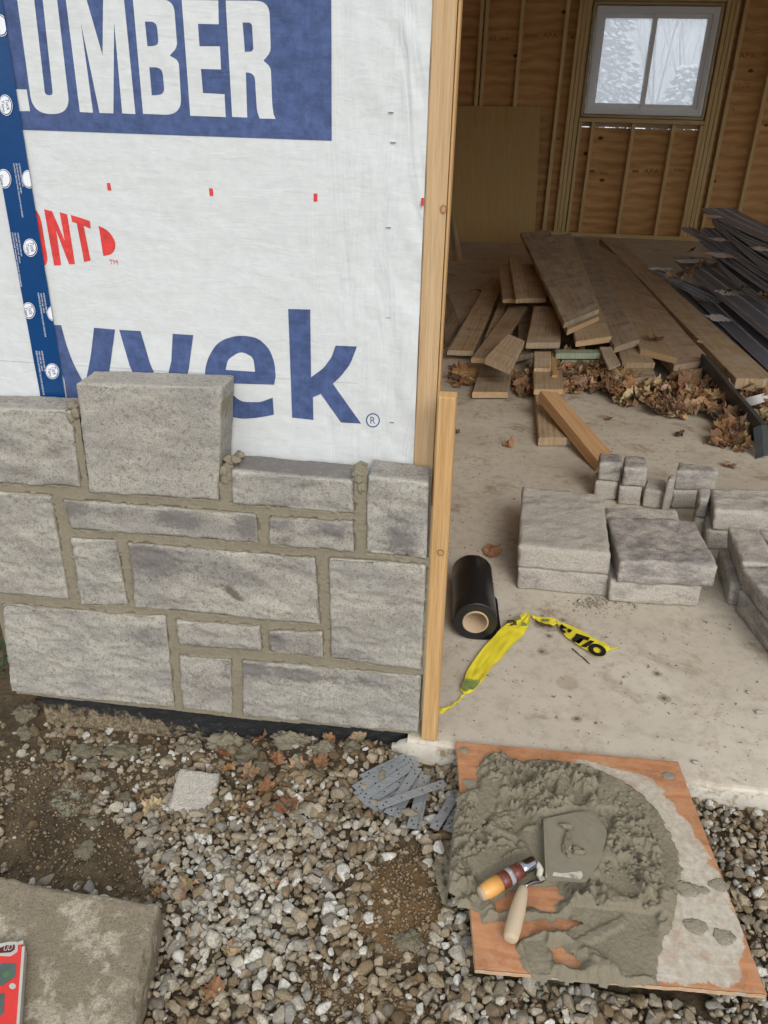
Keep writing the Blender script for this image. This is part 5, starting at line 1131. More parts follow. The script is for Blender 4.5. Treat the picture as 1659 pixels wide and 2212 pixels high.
v, f = spin(hA, hB, [(0, .006), (.008, .0105), (.03, .0132), (.10, .0158), (.2, .0172), (.355, .0172)]); mk('handle', v, f, M['handle_orange'], t1, smooth=True)
v, f = spin(hA, hB, [(-.002, .0005), (-.0019, .0062), (.007, .0108), (.03, .0137), (.05, .0144), (.055, .0135)]); mk('handle_tip', v, f, M['handle_pale'], t1, smooth=True)
v, f = spin(hA, hB, [(.355, .0172), (.356, .0176), (.45, .0174), (.5, .0172), (.501, .017)]); mk('brown_band', v, f, M['handle_brown'], t1, smooth=True)
v, f = spin(hA, hB, [(.501, .017), (.502, .0173), (.575, .017), (.576, .0165)]); mk('label_band', v, f, M['band_grey'], t1, smooth=True)
v, f = spin(hA, hB, [(.577, .0165), (.578, .0169), (.74, .0158), (.742, .015)]); mk('brown_band', v, f, M['handle_brown'], t1, smooth=True)
v, f = spin(hA, hB, [(.742, .0148), (.744, .0153), (.84, .0143), (.97, .0125), (1.0, .0115), (1.003, .004)]); mk('ferrule', v, f, M['ferrule'], t1, smooth=True)
v, f = tube([hB, tz(835, 735, .036), tz(855, 775, .032), tz(845, 830, .028), tz(860, 860, .024), tz(895, 850, .0235)], [.0052, .0058, .0066, .0062, .005, .004], 14); mk('tang', v, f, M['rubbed'], t1, smooth=True)
t2 = empty('pointing_trowel', tz(650, 1200, .01), 'trowel with a worn pale wooden handle, its blade hidden beneath the broad one', 'trowel')
blade('blade', [(x, y, .006+.003*max(0, (900-x)/200)) for x, y in fillet([(700, 490, 20), (900, 370), (1000, 420), (1000, 700), (905, 800), (780, 700), (720, 600, 20)])], 0, t2)
gA, gB = tz(585, 1400, .018), tz(705, 930, .022)
v, f = spin(gA, gB, [(-.03, .002), (-.028, .0095), (-.01, .0128), (.04, .0145), (.2, .0155), (.5, .0152), (.8, .0125), (.95, .0095), (1.0, .007), (1.003, .002)]); mk('handle', v, f, M['handle_pale'], t2, smooth=True, uv=[(p.y, p.x) for p in v])
v, f = tube([gB, tz(735, 915, .022), tz(770, 895, .02), tz(860, 880, .014), tz(900, 850, .01)], [.0045, .0042, .004, .0046, .004], 12); mk('tang', v, f, M['ferrule'], t2, smooth=True)
# ---------------------------------------------------------------- perforated ties
q10 = lambda x, y: (730.0+x/5.556, 1559.4+y/5.556)
TG = 'perforated steel ties dropped on the gravel'
def tie(label, a, b, up, seed, w=.022):
    A, B = pg(q10(*a), up+.004), pg(q10(*b), up); d = (B-A); L = min(.19, d.length); d.normalize(); s = d.cross(V((0, 0, 1))).normalized(); nz_ = s.cross(d); nn = 40; m = 8; vs = []; fs = []
    for i in range(nn+1):
        t = i/nn*L
        for j in range(m+1):
            u = (j/m-.5)*w; q = 0
            for c0 in np.arange(.018, L, .0285): q += .0011*math.exp(-(((t-c0)-(u*.8))**2)/(.0016**2))*(abs(u) < w*.4)
            vs.append(A+d*t+s*u+nz_*(q+.0012*math.sin(t*18+seed)))
    for i in range(nn):
        for j in range(m): fs.append((i*(m+1)+j, i*(m+1)+m+1+j, i*(m+1)+m+2+j, i*(m+1)+j+1))
    b0 = len(vs); vs += [p-nz_*.0009 for p in vs[:b0]]; fs = [f[::-1] if (vs[fs[0][1]]-vs[fs[0][0]]).cross(vs[fs[0][2]]-vs[fs[0][0]]).z < 0 else f for f in fs]
    k = len(fs); fs += [tuple(x+b0 for x in f[::-1]) for f in fs[:k]]
    rim = [i*(m+1) for i in range(nn+1)]+[nn*(m+1)+j for j in range(1, m+1)]+[i*(m+1)+m for i in range(nn-1, -1, -1)]+[j for j in range(m-1, 0, -1)]
    for i in range(len(rim)): a_, b_ = rim[i], rim[(i+1) % len(rim)]; fs.append((a_, b_, b_+b0, a_+b0))
    e = empty('perforated_tie', A, label, 'metal tie', TG); mk('strap', vs, fs, M['galv'], e)
    for t0, u0 in ((.012, .003), (.022, -.003), (.06, .0), (L-.062, 0), (L-.024, .003), (L-.013, -.003)):
        c = A+d*t0+s*u0+nz_*(.0010+.0012*math.sin(t0*18+seed)); P = [c+(d*math.cos(q)+s*math.sin(q))*.0019 for q in np.linspace(0, 2*math.pi, 13)[:-1]]; P = P if (P[1]-P[0]).cross(P[2]-P[0]).z > 0 else P[::-1]
        mk('punched_hole', P, [tuple(range(12))], M['hole'], e)
TI = [((285, 670), (960, 345), .004, 'tie lowest on the far left side of the fan, nearly covered'), ((200, 805), (870, 395), .008, 'leftmost long tie of the fan with a mortar scrap on it'), ((215, 880), (950, 420), .010, 'tie just right of the one with the mortar scrap'),
      ((260, 925), (955, 490), .014, 'broad lit tie in the middle of the fan, two holes at its tip'), ((320, 990), (965, 590), .010, 'tie under the right side of the broad lit one'), ((420, 1050), (890, 600), .008, 'tie with its lower end near the yellow pebble side of the fan'),
      ((470, 1060), (800, 640), .006, 'tie mostly buried in the middle of the fan'), ((600, 1100), (960, 550), .017, 'steep tie crossing the fan toward the upper right tip'), ((690, 1140), (985, 580), .012, 'steep tie behind the one crossing to the upper right'),
      ((880, 1280), (1040, 630), .014, 'almost upright tie at the right of the fan, mortar clod on its lower half'), ((935, 1280), (1060, 640), .009, 'tie tight beneath the almost upright one'), ((480, 1010), (1290, 730), .023, 'topmost tie lying crosswise over all the others, mortar ring at its left end'),
      ((1150, 1290), (1440, 820), .010, 'separate tie beside the board, left of the pair'), ((1310, 1310), (1480, 960), .006, 'separate tie half under the spilled mortar, right of the pair')]
for k, (a, b, u, lb) in enumerate(TI): tie(lb, a, b, u+.013, k*1.7)
splat('tan mortar scrap stuck on the leftmost long tie', q10(530, 650), .011, .022, 301, (.8, 1.5, .3)); splat('mortar clod on the almost upright tie', q10(850, 1085), .013, .03, 305, (1.3, .7, .5))
# ---------------------------------------------------------------- small paver, flagstone, level
T = [pg(q9(*p), .02) for p in ((718, 572), (905, 580), (953, 428), (778, 412))]; e = sum((p.z for p in T))/4
T = [V((p.x, p.y, e+(.006 if k > 1 else 0))) for k, p in enumerate(T)]
o = rockbox('stone_offcut', [p-V((0, 0, .03)) for p in T], T, .006, .004, (.001, .001, .001, .001, .001, .0008), M['stone_in'], base=sum(T, V((0, 0, 0)))/4-V((0, 0, .03)), chip=.004, seed=88); tag(o, 'small square stone offcut lying flat in the gravel under the wall', 'stone offcut')
T = [V(tuple(pz(p, -.02))) for p in ((215, 2330), (345, 1953), (-10, 1880), (-420, 2260))]; 
fsx = [pz((258, 2330), -.02), pz((345, 1950), -.02), pz((-140, 1870), -.02), pz((-240, 2420), -.02)]
o = rockbox('flat_stone', [p+V((.006, 0, -.07)) for p in fsx], fsx, .009, .004, (.004, .005, .004, .005, .001, .003), M['flagstone'], base=sum(fsx, V((0, 0, 0)))/4-V((0, 0, .07)), chip=.009, seed=95, freq=6); tag(o, 'large dirty sawn stone slab lying at the lower left with a red level on it', 'stone slab')
zl = .004
def lv(x, y, z): return pz((x/8.334, 1957.5+y/8.334), z)
lvl = empty('spirit_level', lv(300, 2118, -.018), 'scuffed red box level with green vials, lying on the slab at the lower left', 'level')
a0, a1 = lv(405, 680, zl), lv(300, 2118, zl); dl = (a1-a0).normalized(); sl_ = V((dl.y, -dl.x, 0)).normalized()
if sl_.x > 0: sl_ = -sl_
a0.z = a1.z = zl; LL = .42; Wd = .052
def slab_vf(o, u, v, w): 
    c = [o, o+u, o+u+v, o+v]; return c+[p+w for p in c], [(0, 3, 2, 1), (4, 5, 6, 7), (0, 1, 5, 4), (1, 2, 6, 5), (2, 3, 7, 6), (3, 0, 4, 7)]
dz = V((0, 0, -.0215))
v, f = slab_vf(a0+sl_*.0005, dl*LL, sl_*(Wd-.001), dz+V((0, 0, .0))); mk('body', v, f, M['red_paint'], lvl)
v, f = slab_vf(a0+dl*.006-sl_*.0045+V((0, 0, .0008)), dl*LL, sl_*.0048, dz*1.02); mk('edge_rail', v, f, M['alu'], lvl)
v, f = slab_vf(a0-dl*.008-sl_*.001+V((0, 0, -.001)), dl*.0078, sl_*Wd, dz*.95); mk('end_cap', v, f, M['alu'], lvl)
def lpoly(pts, z): return [lv(x, y, zl+z) for x, y in pts]
def flat(name, pts, z, mat, par=lvl): P = lpoly(pts, z); P = P if (P[1]-P[0]).cross(P[2]-P[1]).z > 0 else P[::-1]; return mk(name, P, [tuple(range(len(P)))], M[mat], par)
M['maroon'] = m_plain('dark_red_window', (.09, .008, .012), .3, .3, 40)
flat('end_label', fillet([(-150, 700), (160, 640), (320, 640, 30), (318, 820, 30), (190, 905, 20), (-150, 890)]), .0004, 'alu'); flat('end_label_window', fillet([(-100, 790), (120, 700), (270, 690, 20), (265, 780, 20), (190, 830, 10), (-100, 850)]), .0008, 'maroon')
sc_ = (lv(150, 700, zl+.0012)-lv(50, 700, zl+.0012)).length/100
c3 = lv(150, 745, zl+.0012); xd = (lv(250, 735, zl+.0012)-c3).normalized(); yd = V((0, 0, 1)).cross(xd); v, f = place_text('UD', c3, xd, yd, 150*sc_, 110*sc_); mk('printed_text', v, f, M['alu'], lvl)
flat('vial_housing', fillet([(-160, 1080), (70, 1015, 20), (295, 1030, 15), (280, 1255, 20), (60, 1425, 20), (-160, 1430)]), .0005, 'vial'); flat('vial_spirit', fillet([(40, 1200, 30), (130, 1150, 30), (190, 1190, 30), (150, 1270, 30), (70, 1300, 30)]), .0009, 'vial_green')
flat('vial_housing', fillet([(-200, 1560), (85, 1570, 10), (70, 1900, 20), (-30, 2020, 20), (-200, 2030)]), .0005, 'vial'); flat('screw', ell(225, 1440, 60, 55, 0), .0005, 'alu'); 
# ---------------------------------------------------------------- leaves
LO = [(0, -.5), (.06, -.28), (.28, -.36), (.24, -.22), (.5, -.12), (.36, -.02), (.52, .2), (.34, .16), (.36, .3), (.2, .22), (.14, .3), (.16, .52), (.06, .46), (0, .72)]
LO = LO+[(-x, y) for x, y in LO[-2:0:-1]]
LO = [(x*(.62+.38*.44/math.hypot(x, y)), y*(.62+.38*.44/math.hypot(x, y))) for x, y in LO]
def leaf_vf(c, size, rot, tilt, curl, rnd, fold=.5, flat_=1.0):
    R_ = Matrix.Rotation(rot, 3, 'Z') @ Matrix.Rotation(tilt[0], 3, 'X') @ Matrix.Rotation(tilt[1], 3, 'Y'); vs = []; fs = []; so = rnd.random()*50; rnd_ = rnd.uniform(-.6, 1.3)
    rings = [(.0, 1), (.5, len(LO)), (1.0, len(LO))]; vs2 = [(0, .05)]+[(x*.5, y*.5+.03) for x, y in LO]+[(x*(1+.14*rnd.uniform(-1, 1)), y*(1+.1*rnd.uniform(-1, 1))) for x, y in LO]
    for (x, y) in vs2:
        z = curl*(x*x*1.3+y*y*.8)+fold*rnd_*abs(x)*.35+.45*noise.noise(V((x*2.4+so, y*2.4, so)))+.12*noise.noise(V((x*7+so, y*7, so)))
        vs.append(V(c)+R_ @ V((x*size, y*size, z*size*flat_)))
    n = len(LO)
    for i in range(n): i2 = (i+1) % n; fs.append((0, 1+i, 1+i2)); fs.append((1+i, 1+n+i, 1+n+i2, 1+i2))
    return vs, fs
LC = [(.42, .23, .11), (.48, .32, .18), (.32, .19, .1), (.55, .4, .25), (.24, .14, .085), (.4, .2, .1), (.19, .12, .08)]
def leaf(label, c, size, rot, tilt=(0, 0), curl=.5, colr=0, seed=0, grp='fallen leaves near the wall'):
    rnd = random.Random(seed); v, f = leaf_vf(c, size, rot, tilt, curl, rnd); mnz = min(p.z for p in v); 
    v = [p+V((0, 0, c.z-mnz)) for p in v]; dl_ = rnd.uniform(.6, 1.05); cc = [tuple(x*dl_*rnd.uniform(.75, 1.2) for x in LC[colr]) for _ in v]
    st_, sf = tube([v[1+0], v[1+0]+(v[1]-v[0])*.5+V((0, 0, .002)), v[1]+(v[1]-v[0])*2.2], [.0009, .0008, .0006], 5); b = len(v); v = v+st_; f = f+[tuple(i+b for i in q) for q in sf]; cc += [(.2, .08, .04)]*len(st_)
    o = mk('leaf', v, f, M['leaf'], base=c, smooth=False, col=cc); tag(o, label, 'leaf', grp)
LV = [(q9(1130, 290), .05, 'orange tan leaf leaning on the damp proofed footing', 0), (q9(965, 350), .055, 'curled orange leaf right of the half buried wet patch', 5), (q9(985, 420), .05, 'orange leaf at the upper right corner of the stone offcut', 0), (q9(1080, 430), .05, 'pale brown leaf between mortar lumps', 1),
      (q9(1205, 370), .045, 'red brown leaf folded upright among mortar lumps', 5), (q9(1290, 400), .05, 'crisp tan leaf below the right mortar lumps', 1), (q9(1390, 385), .045, 'small reddish leaf at the foot of the footing', 5), (q9(1545, 280), .06, 'large yellowish curled leaf against the footing near the batten', 3),
      (q9(1240, 585), .075, 'flat red brown leaf in the middle of the gravel', 5), (q9(1150, 490), .05, 'orange leaf above the flat red brown one', 0), (q9(660, 580), .06, 'olive tan leaf standing left below the stone offcut', 3), (q9(680, 850), .045, 'brown leaf left of the big tan leaf', 0),
      (q9(815, 960), .07, 'big flat tan leaf beside the corner of the large slab', 1), (q9(690, 945), .035, 'small orange leaf at the slab corner', 0), (q9(845, 1130), .045, 'narrow yellowish leaf on pale gravel', 3), (q9(1010, 1200), .045, 'long tan leaf on gravel right of the narrow one', 1), (q9(930, 1370), .05, 'pinkish leaf near the bottom edge of the gravel', 5),
      (q9(1420, 290), .04, 'small orange leaf touching the footing', 0), (q9(600, 530), .03, 'small dark leaf above the olive tan one', 2), (q9(1060, 580), .03, 'scrap of orange leaf right of the stone offcut', 0), (q7(405, 180), .045, 'dark wet brown leaf stuck by the foot of the batten', 4), (q9(900, 1420), .03, 'tiny leaf scrap below the pinkish leaf', 1), (q9(1210, 900), .03, 'reddish scrap in the middle of the pebbles', 5),
      (q7(1480, 330), .06, 'curled pale leaf beneath the concrete lip at the right', 1), (q7(1560, 345), .06, 'brown leaf at the right end of the concrete lip', 0), (q7(1630, 330), .05, 'dull leaf at the picture edge below the concrete lip', 1), (q7(850, 1175), .04, 'small brown leaf under the front edge of the mortar board', 6)]
rl_ = random.Random(11)
for k, (p, s, lb, cidx) in enumerate(LV):
    t = rl_.uniform(.0, .9) if k < 12 else rl_.uniform(0, .35); leaf(lb, pg(p, .006), s*.95, rl_.uniform(0, 6.28), (t, rl_.uniform(-.6, .6)), rl_.uniform(.5, 1.4), cidx, 400+k)
for k, (p, s, lb, cidx) in enumerate(((q4(440, 1160), .075, 'crumpled orange leaf alone on the concrete left of the diagonal timber', 0), (q4(912, 1035), .05, 'orange leaf on the concrete right of the diagonal timber', 0), (q4(1240, 1112), .06, 'brown leaf lying between the timber and the charcoal channel', 6), (q4(1480, 1258), .07, 'tan leaf behind the rear right stone stack', 1),
        (q8(-95, 690), .09, 'brown leaf left of the large mottled block', 5), (q4(190, 850), .09, 'dark flattened leaf behind the batten', 6), (q4(195, 1095), .045, 'dark leaf scrap at the foot of the corner post', 6), (q4(180, 800), .06, 'brown leaf near the crosswise pale stud', 6), (q4(1130, 668), .12, 'curled orange leaf on the twisted plank', 0), (q4(1340, 672), .06, 'leaf caught beside the longest plank', 1), (q4(300, 435), .06, 'leaf behind the left slanting plank', 4))):
    zz = .15 if k == 8 else (.13 if k == 9 else .002); leaf(lb, pz(p, zz), s*.85, rl_.uniform(0, 6.28), (rl_.uniform(-.3, .3), 0), .6, cidx, 440+k, 'leaves on the garage floor')
# drift of leaves below the planks
DR = [[(650, 760), (900, 760), (980, 850), (1140, 890), (1240, 850), (1440, 850), (1500, 1000), (1640, 1100), (1480, 1140), (1370, 1000), (1250, 1020), (1130, 1010), (1110, 980), (940, 950), (900, 900), (760, 900), (700, 930), (650, 870)],
      [(460, 830), (560, 830), (560, 910), (470, 910)], [(1500, 880), (1690, 880), (1700, 1150), (1600, 1080)], [(1340, 1130), (1520, 1130), (1620, 1180), (1560, 1170), (1400, 1140)], [(130, 770), (240, 770), (260, 870), (150, 870)]]
DW = [[tuple(pz(q4(*p), .02)[:2]) for p in d] for d in DR]; av = []; af = []; ac = []; rp = random.Random(21); off = 0
cnt = [500, 24, 80, 14, 7]
for poly, n_ in zip(DW, cnt):
    x0_, x1q = min(p[0] for p in poly), max(p[0] for p in poly); y0_, y1q = min(p[1] for p in poly), max(p[1] for p in poly); k = 0; tries = 0
    while k < n_ and tries < n_*40:
        tries += 1; x, y = rp.uniform(x0_, x1q), rp.uniform(y0_, y1q)
        if not in_poly((x, y), poly): continue
        z = rp.uniform(.004, .065 if n_ > 100 else .012); v, f = leaf_vf((x, y, z), rp.choice((.04, .06, .07, .08, .1, .115))*rp.uniform(.8, 1.1), rp.uniform(0, 6.28), (rp.gauss(0, .5), rp.gauss(0, .5)), rp.uniform(.1, 1.0), rp)
        mnz = min(p.z for p in v); dzz = max(0, .002-mnz); v = [p+V((0, 0, dzz)) for p in v]; c0 = rp.choice(LC[:6]); d0 = rp.uniform(.75, 1.3)
        av += v; af += [tuple(i+off for i in q) for q in f]; ac += [tuple(c*d0*rp.uniform(.9, 1.1) for c in c0)]*len(v); off += len(v); k += 1
# leaves scattered over the metal sheets
for k in range(26):
    p = rp.choice([((760, 470), .03), ((1000, 690), .05), ((1180, 780), .03), ((720, 850), .04), ((1150, 900), .05), ((650, 500), .03), ((1000, 850), .03), ((560, 600), .03)]); x = p[0][0]+rp.gauss(0, 60); y = p[0][1]+rp.gauss(0, 35)
    c = pz(qb(x, y), .1 if y > 800 else .24); v, f = leaf_vf(c, rp.uniform(.05, .08), rp.uniform(0, 6.28), (rp.gauss(0, .4), rp.gauss(0, .4)), rp.uniform(.1, 1.0), rp); c0 = rp.choice(LC[:6]); d0 = rp.uniform(.4, .9)
    av += v; af += [tuple(i+off for i in q) for q in f]; ac += [tuple(c_*d0 for c_ in c0)]*len(v); off += len(v)
o = mk('leaf_litter', av, af, M['leaf'], base=(1, 2.6, 0), col=ac); tag(o, 'drift of dry brown maple leaves under the planks and over the metal sheets', 'leaves', kind='stuff')
# ---------------------------------------------------------------- gravel
GTEMP = []
for k in range(14):
    bm = bmesh.new(); bmesh.ops.create_icosphere(bm, subdivisions=3, radius=1); rg = random.Random(k); pl = [(V((rg.gauss(0, 1), rg.gauss(0, 1), rg.gauss(0, 1))).normalized(), rg.uniform(.5, .84)) for _ in range(11)]; V_ = []
    for v in bm.verts:
        p = v.co.copy()
        for n_, d in pl:
            e = p.dot(n_)-d
            if e > 0: p -= n_*e*.94
        p *= 1+.05*noise.noise(p*2+V((k*9, 0, 0)))+.03*noise.noise(p*6+V((k*9, 0, 0))); V_.append(tuple(p))
    GTEMP.append((np.array(V_), np.array([[x.index for x in f.verts] for f in bm.faces]))); bm.free()
def stones(name, pos, rad, cols, base_tilt=1.0, label=None, cat=None):
    vs = []; fs = []; cs = []; off = 0
    for k in range(len(pos)):
        T, F = GTEMP[k % len(GTEMP)]; q = RG.normal(size=4); q /= np.linalg.norm(q); w, x, y, z = q
        Rm = np.array([[1-2*(y*y+z*z), 2*(x*y-z*w), 2*(x*z+y*w)], [2*(x*y+z*w), 1-2*(x*x+z*z), 2*(y*z-x*w)], [2*(x*z-y*w), 2*(y*z+x*w), 1-2*(x*x+y*y)]])
        s = rad[k]*np.array([1.25, .95, .72])*RG.uniform(.85, 1.15, 3); P = (T*s) @ Rm.T; P[:, 2] *= .85
        vs.append(P+pos[k]); fs.append(F+off); off += len(T); cs.append(np.tile(cols[k], (len(T), 1)))
    o = fast_mesh(name, np.vstack(vs), np.vstack(fs), M['gravel'], np.vstack(cs)); return tag(o, label, cat, kind='stuff')
flagp = [(p.x, p.y) for p in fsx]; boardp = [(p.x, p.y) for p in bc]; offp = [tuple(pg(q9(*p))[:2]) for p in ((718, 580), (905, 590), (953, 428), (778, 412))]
THIN = gp((0, 1600), (200, 1600), (330, 1720), (310, 1900), (0, 1900))
DENS = [(SOIL[0], .02), (SOIL[1], .10), (SOIL[2], .35), (gp((130, 1560), (420, 1570), (380, 1680), (300, 1760), (180, 1700)), .4), (gp((-40, 1440), (110, 1500), (120, 1640), (-40, 1700)), .15), (gp((760, 1690), (870, 1625), (960, 1640), (970, 1800), (860, 1810)), .55), (gp((420, 1560), (860, 1590), (700, 1680), (520, 1700), (420, 1640)), .45)]
pos = []; rad = []; cols = []; N = 0
cell = .0122
cx_, cy_ = np.meshgrid(np.arange(-1.35, 1.3, cell), np.arange(-.98, .06, cell), indexing='ij'); cx_ = (cx_+RG.uniform(-.5, .5, cx_.shape)*cell).ravel(); cy_ = (cy_+RG.uniform(-.5, .5, cy_.shape)*cell).ravel()
pd = np.ones(cx_.shape)
wob_ = np.array([noise.noise(V((a_*9, b_*9, 31)))*.045+noise.noise(V((a_*28, b_*28, 33)))*.025 for a_, b_ in zip(cx_, cy_)])
for pl_, dd in DENS: pd *= 1-(1-dd)*np.clip((poly_sd(cx_, cy_, pl_)+wob_)/.05+.5, 0, 1)
pd *= np.array([1-.35*max(0, noise.noise(V((a_*6, b_*6, 41)))+.1) for a_, b_ in zip(cx_, cy_)])
if True:
    for xx, yy, d in zip(cx_, cy_, pd):
        if yy > e0.y+sl*(xx-e0.x)-.012 and xx > -.16: continue
        if xx <= -.16 and yy > .03: continue
        if in_poly((xx, yy), flagp): continue
        inb = in_poly((xx, yy), boardp)
        if inb and (.04 < (xx-bc[0].x) and yy > bc[3].y+.03 and yy < -.03 and xx < .5): continue
        if RG.random() > d: continue
        h = ground_h(xx, yy); r = RG.uniform(.0062, .0118) if RG.random() > .3 else (RG.uniform(.0115, .0185) if RG.random() > .4 else RG.uniform(.0035, .006))
        rightside = xx > .45
        if rightside: r *= .86
        if inb: h = min(h, -.03)
        lay = RG.uniform(0, .012)*(d > .6); zt_ = h+r*(.35 if d > .5 else .05)+lay
        if in_poly((xx, yy), offp): zt_ = min(zt_, h+.004)
        pos.append((xx, yy, zt_)); rad.append(r)
        wash = noise.noise(V((xx*3.5, yy*3.5, 5))); t = RG.random()
        pale = np.array([.52, .48, .4]); tan = np.array([.37, .31, .22]); brn = np.array([.24, .18, .115]); gry = np.array([.3, .285, .25])
        c = (pale if t < .36+.3*wash else tan if t < .66+.1*wash else brn if t < .84 else gry)*RG.uniform(.75, 1.15)
        dirt_ = noise.noise(V((xx*5, yy*5, 15)))+.35*noise.noise(V((xx*16, yy*16, 25)))+(.35 if yy > -.22 and xx < -.1 else 0)+(-.25 if yy < -.35 and xx < -.3 else 0)+.15
        k_ = max(0, min(.7, .16+dirt_*1.1)); c = c*(1-k_)+c*np.array([.62, .5, .36])*k_
        if RG.random() < .10: c = np.array([.62, .6, .54])
        cols.append(np.clip(c, 0, .8))
print('gravel', len(pos))
stones('gravel', np.array(pos), rad, cols, label='washed pebbles covering the ground before the slab, dirtier toward the soil', cat='gravel')
# fine grit between the pebbles
pos = []; rad = []; cols = []
for k in range(9000):
    if k % 2: pl_ = SOIL[k//2 % 3]; x = RG.uniform(min(p[0] for p in pl_), max(p[0] for p in pl_)); y = RG.uniform(min(p[1] for p in pl_), max(p[1] for p in pl_))
    else: x, y = RG.uniform(-1.15, .8), RG.uniform(-.8, .03)
    if in_poly((x, y), flagp) or in_poly((x, y), boardp) or (x > -.16 and y > e0.y+sl*(x-e0.x)-.005): continue
    r = abs(RG.normal(.0016, .0012))+.0008; pos.append((x, y, ground_h(x, y)+r*.5)); rad.append(r); cols.append(np.array([.24, .175, .105])*RG.uniform(.5, 1.5))
GT_keep = GTEMP; GTEMP2 = []
for k in range(6):
    bm = bmesh.new(); bmesh.ops.create_icosphere(bm, subdivisions=1, radius=1); GTEMP2.append((np.array([tuple(v.co*(1+.25*noise.noise(v.co*2+V((k*5, 0, 0))))) for v in bm.verts]), np.array([[x.index for x in f.verts] for f in bm.faces]))); bm.free()
GTEMP = GTEMP2; stones('grit', np.array(pos), rad, cols, label='fine brown grit between the pebbles', cat='grit')
# rubble and stray pebbles on the concrete
pos = []; rad = []; cols = []
for k in range(330):
    x, y = q8(*( (540+RG.normal(0, 50), 1005+RG.normal(0, 16)) if k % 3 else (600+RG.normal(0, 110), 1020+RG.normal(0, 34)))); p = pz((x, y), 0); r = abs(RG.normal(.0008, .0018))+.0005; pos.append((p.x, p.y, r*.5)); rad.append(r); cols.append(np.array([.42, .38, .3])*RG.uniform(.8, 1.2))
for k in range(520):
    p = pz((RG.uniform(960, 1700), RG.uniform(1000, 1690)), 0)
    if p.y < e0.y+sl*(p.x-e0.x)+.01: continue
    r = abs(RG.normal(.0004, .0007))+.0004; pos.append((p.x, p.y, r*.4)); rad.append(r); cols.append(np.array([.17, .12, .08])*RG.uniform(.5, 1.8))
stones('rubble', np.array(pos), rad, cols, label='small stone crumbs scattered on the concrete before the block stacks', cat='rubble')
GTEMP = GT_keep
for k, (p, r, lb) in enumerate(((q8(465, 995), .0085, 'pale pebble at the foot of the mottled block stack'), ((1641, 1542), .01, 'pebble near the right picture edge on the concrete'), ((1617, 1498), .007, 'smaller pebble near the right picture edge'), ((1503, 1650), .009, 'pebble on the concrete just behind the lip'), ((1350, 1465), .006, 'tiny pebble near the middle of the concrete'), (q6(620, 605), .004, 'tiny pebble beside the caution tape'))):
    c = pz(p, .0); T, F = GTEMP[k]; P = T*r*np.array([1.2, .9, .7])+np.array([c.x, c.y, r*.6]); o = mk('pebble', P, F.tolist(), M['gravel'], base=c, smooth=True, col=np.tile(np.array([.45, .41, .36]), (len(P), 1))); tag(o, lb, 'pebble', 'stray pebbles on the concrete')
for k, (a, b, z) in enumerate((((1095, 855), (1160, 915), .002), ((1165, 915), (1230, 975), .002))):
    v, f = tube([pz(q6(*a), .002), pz(q6((a[0]+b[0])/2+3, (a[1]+b[1])/2), .0035), pz(q6(*b), .002)], [.0016, .0019, .0015], 7)
    if k == 0: acc = (v, f)
v, f = join(acc, (v, f)); o = mk('twig', v, f, M['bark'], base=pz(q6(1160, 915))); o.data.materials[0] = M['mud']; tag(o, 'short dark broken twig beside the lettered end of the caution tape', 'twig')
# mortar droppings at the foot of the wall
ML = [(q9(850, 240), .033, 'large folded mortar lump against the middle of the footing', (1.5, .9, .7)), (q9(1000, 290), .034, 'large mortar lump right of the folded one', (1.3, .9, .8)), (q9(1250, 285), .03, 'mortar lump pressed on the right part of the footing', (1.5, .7, .7)), (q9(1400, 320), .022, 'smaller mortar lump near the large yellowish leaf', (1.2, .9, .6)),
      (q9(1080, 340), .024, 'flattened mortar lump between two orange leaves', (1.2, 1, .5)), (q9(1520, 318), .016, 'round mortar ball at the foot of the batten side', (1, 1, .9)), (q9(370, 330), .03, 'smooth mortar splash at the left foot of the wall', (1.3, 1, .35)), (q9(530, 330), .022, 'mortar splash between pale pebbles on the left', (1.4, 1, .4)),
      (q9(230, 345), .016, 'small mortar drop at the left end of the footing', (1, 1, .5)), (q9(400, 380), .02, 'low mortar pat below the smooth splash', (1.3, .9, .35)), (q9(540, 530), .02, 'mortar pat left of the stone offcut', (1.2, 1, .35)), (q9(370, 755), .024, 'flat mortar pat on the bare soil', (1, 1, .2)), (q9(400, 635), .02, 'thin mortar splash on the bare soil above the flat pat', (1.5, .7, .18)),
      (q9(990, 835), .027, 'broken mortar pat among the pebbles', (1.2, 1.1, .3)), (q9(1000, 540), .02, 'mortar lump right of the stone offcut', (1.1, 1, .5)), (q9(1420, 630), .026, 'mortar splash between pebbles below the ties', (1.5, .9, .3)), (q9(1370, 440), .016, 'mortar drop above the flat leaf', (1.2, 1, .45)), (q9(1130, 400), .018, 'mortar drop between leaves under the wall', (1.2, 1, .5)),
      (q10(160, 750), .012, 'rough mortar drop left of the ties', (1, 1, .6)), (q7(270, 905), .024, 'mortar pat left of the lower board corner', (1.3, 1, .3)), (q9(700, 590), .014, 'grey mortar crumb beside the olive leaf', (1, 1, .4)), (q9(110, 165), .024, 'greenish mortar pat at the left corner of the footing', (1, 1, .6)), (q9(120, 250), .02, 'mortar lump on the soil at the left', (1.1, 1, .4)),
      (q7(860, 1100), .026, 'mortar slab spilled over the front edge of the board', (1.8, .7, .3)), (q10(760, 225), .013, 'crusty mortar bit at the left end of the concrete lip', (1.2, 1, .7)), (q10(690, 270), .010, 'little mortar crumb below the left end of the concrete lip', (1.2, 1, .6)), (q7(1010, 1130), .026, 'second mortar spill in front of the board', (1.8, .9, .3)), (q7(440, 560), .028, 'mortar spilled over the left edge of the board', (.9, 1.6, .4)), (q7(455, 680), .024, 'crumbly mortar spill left of the brown handled trowel', (1, 1.2, .5))]
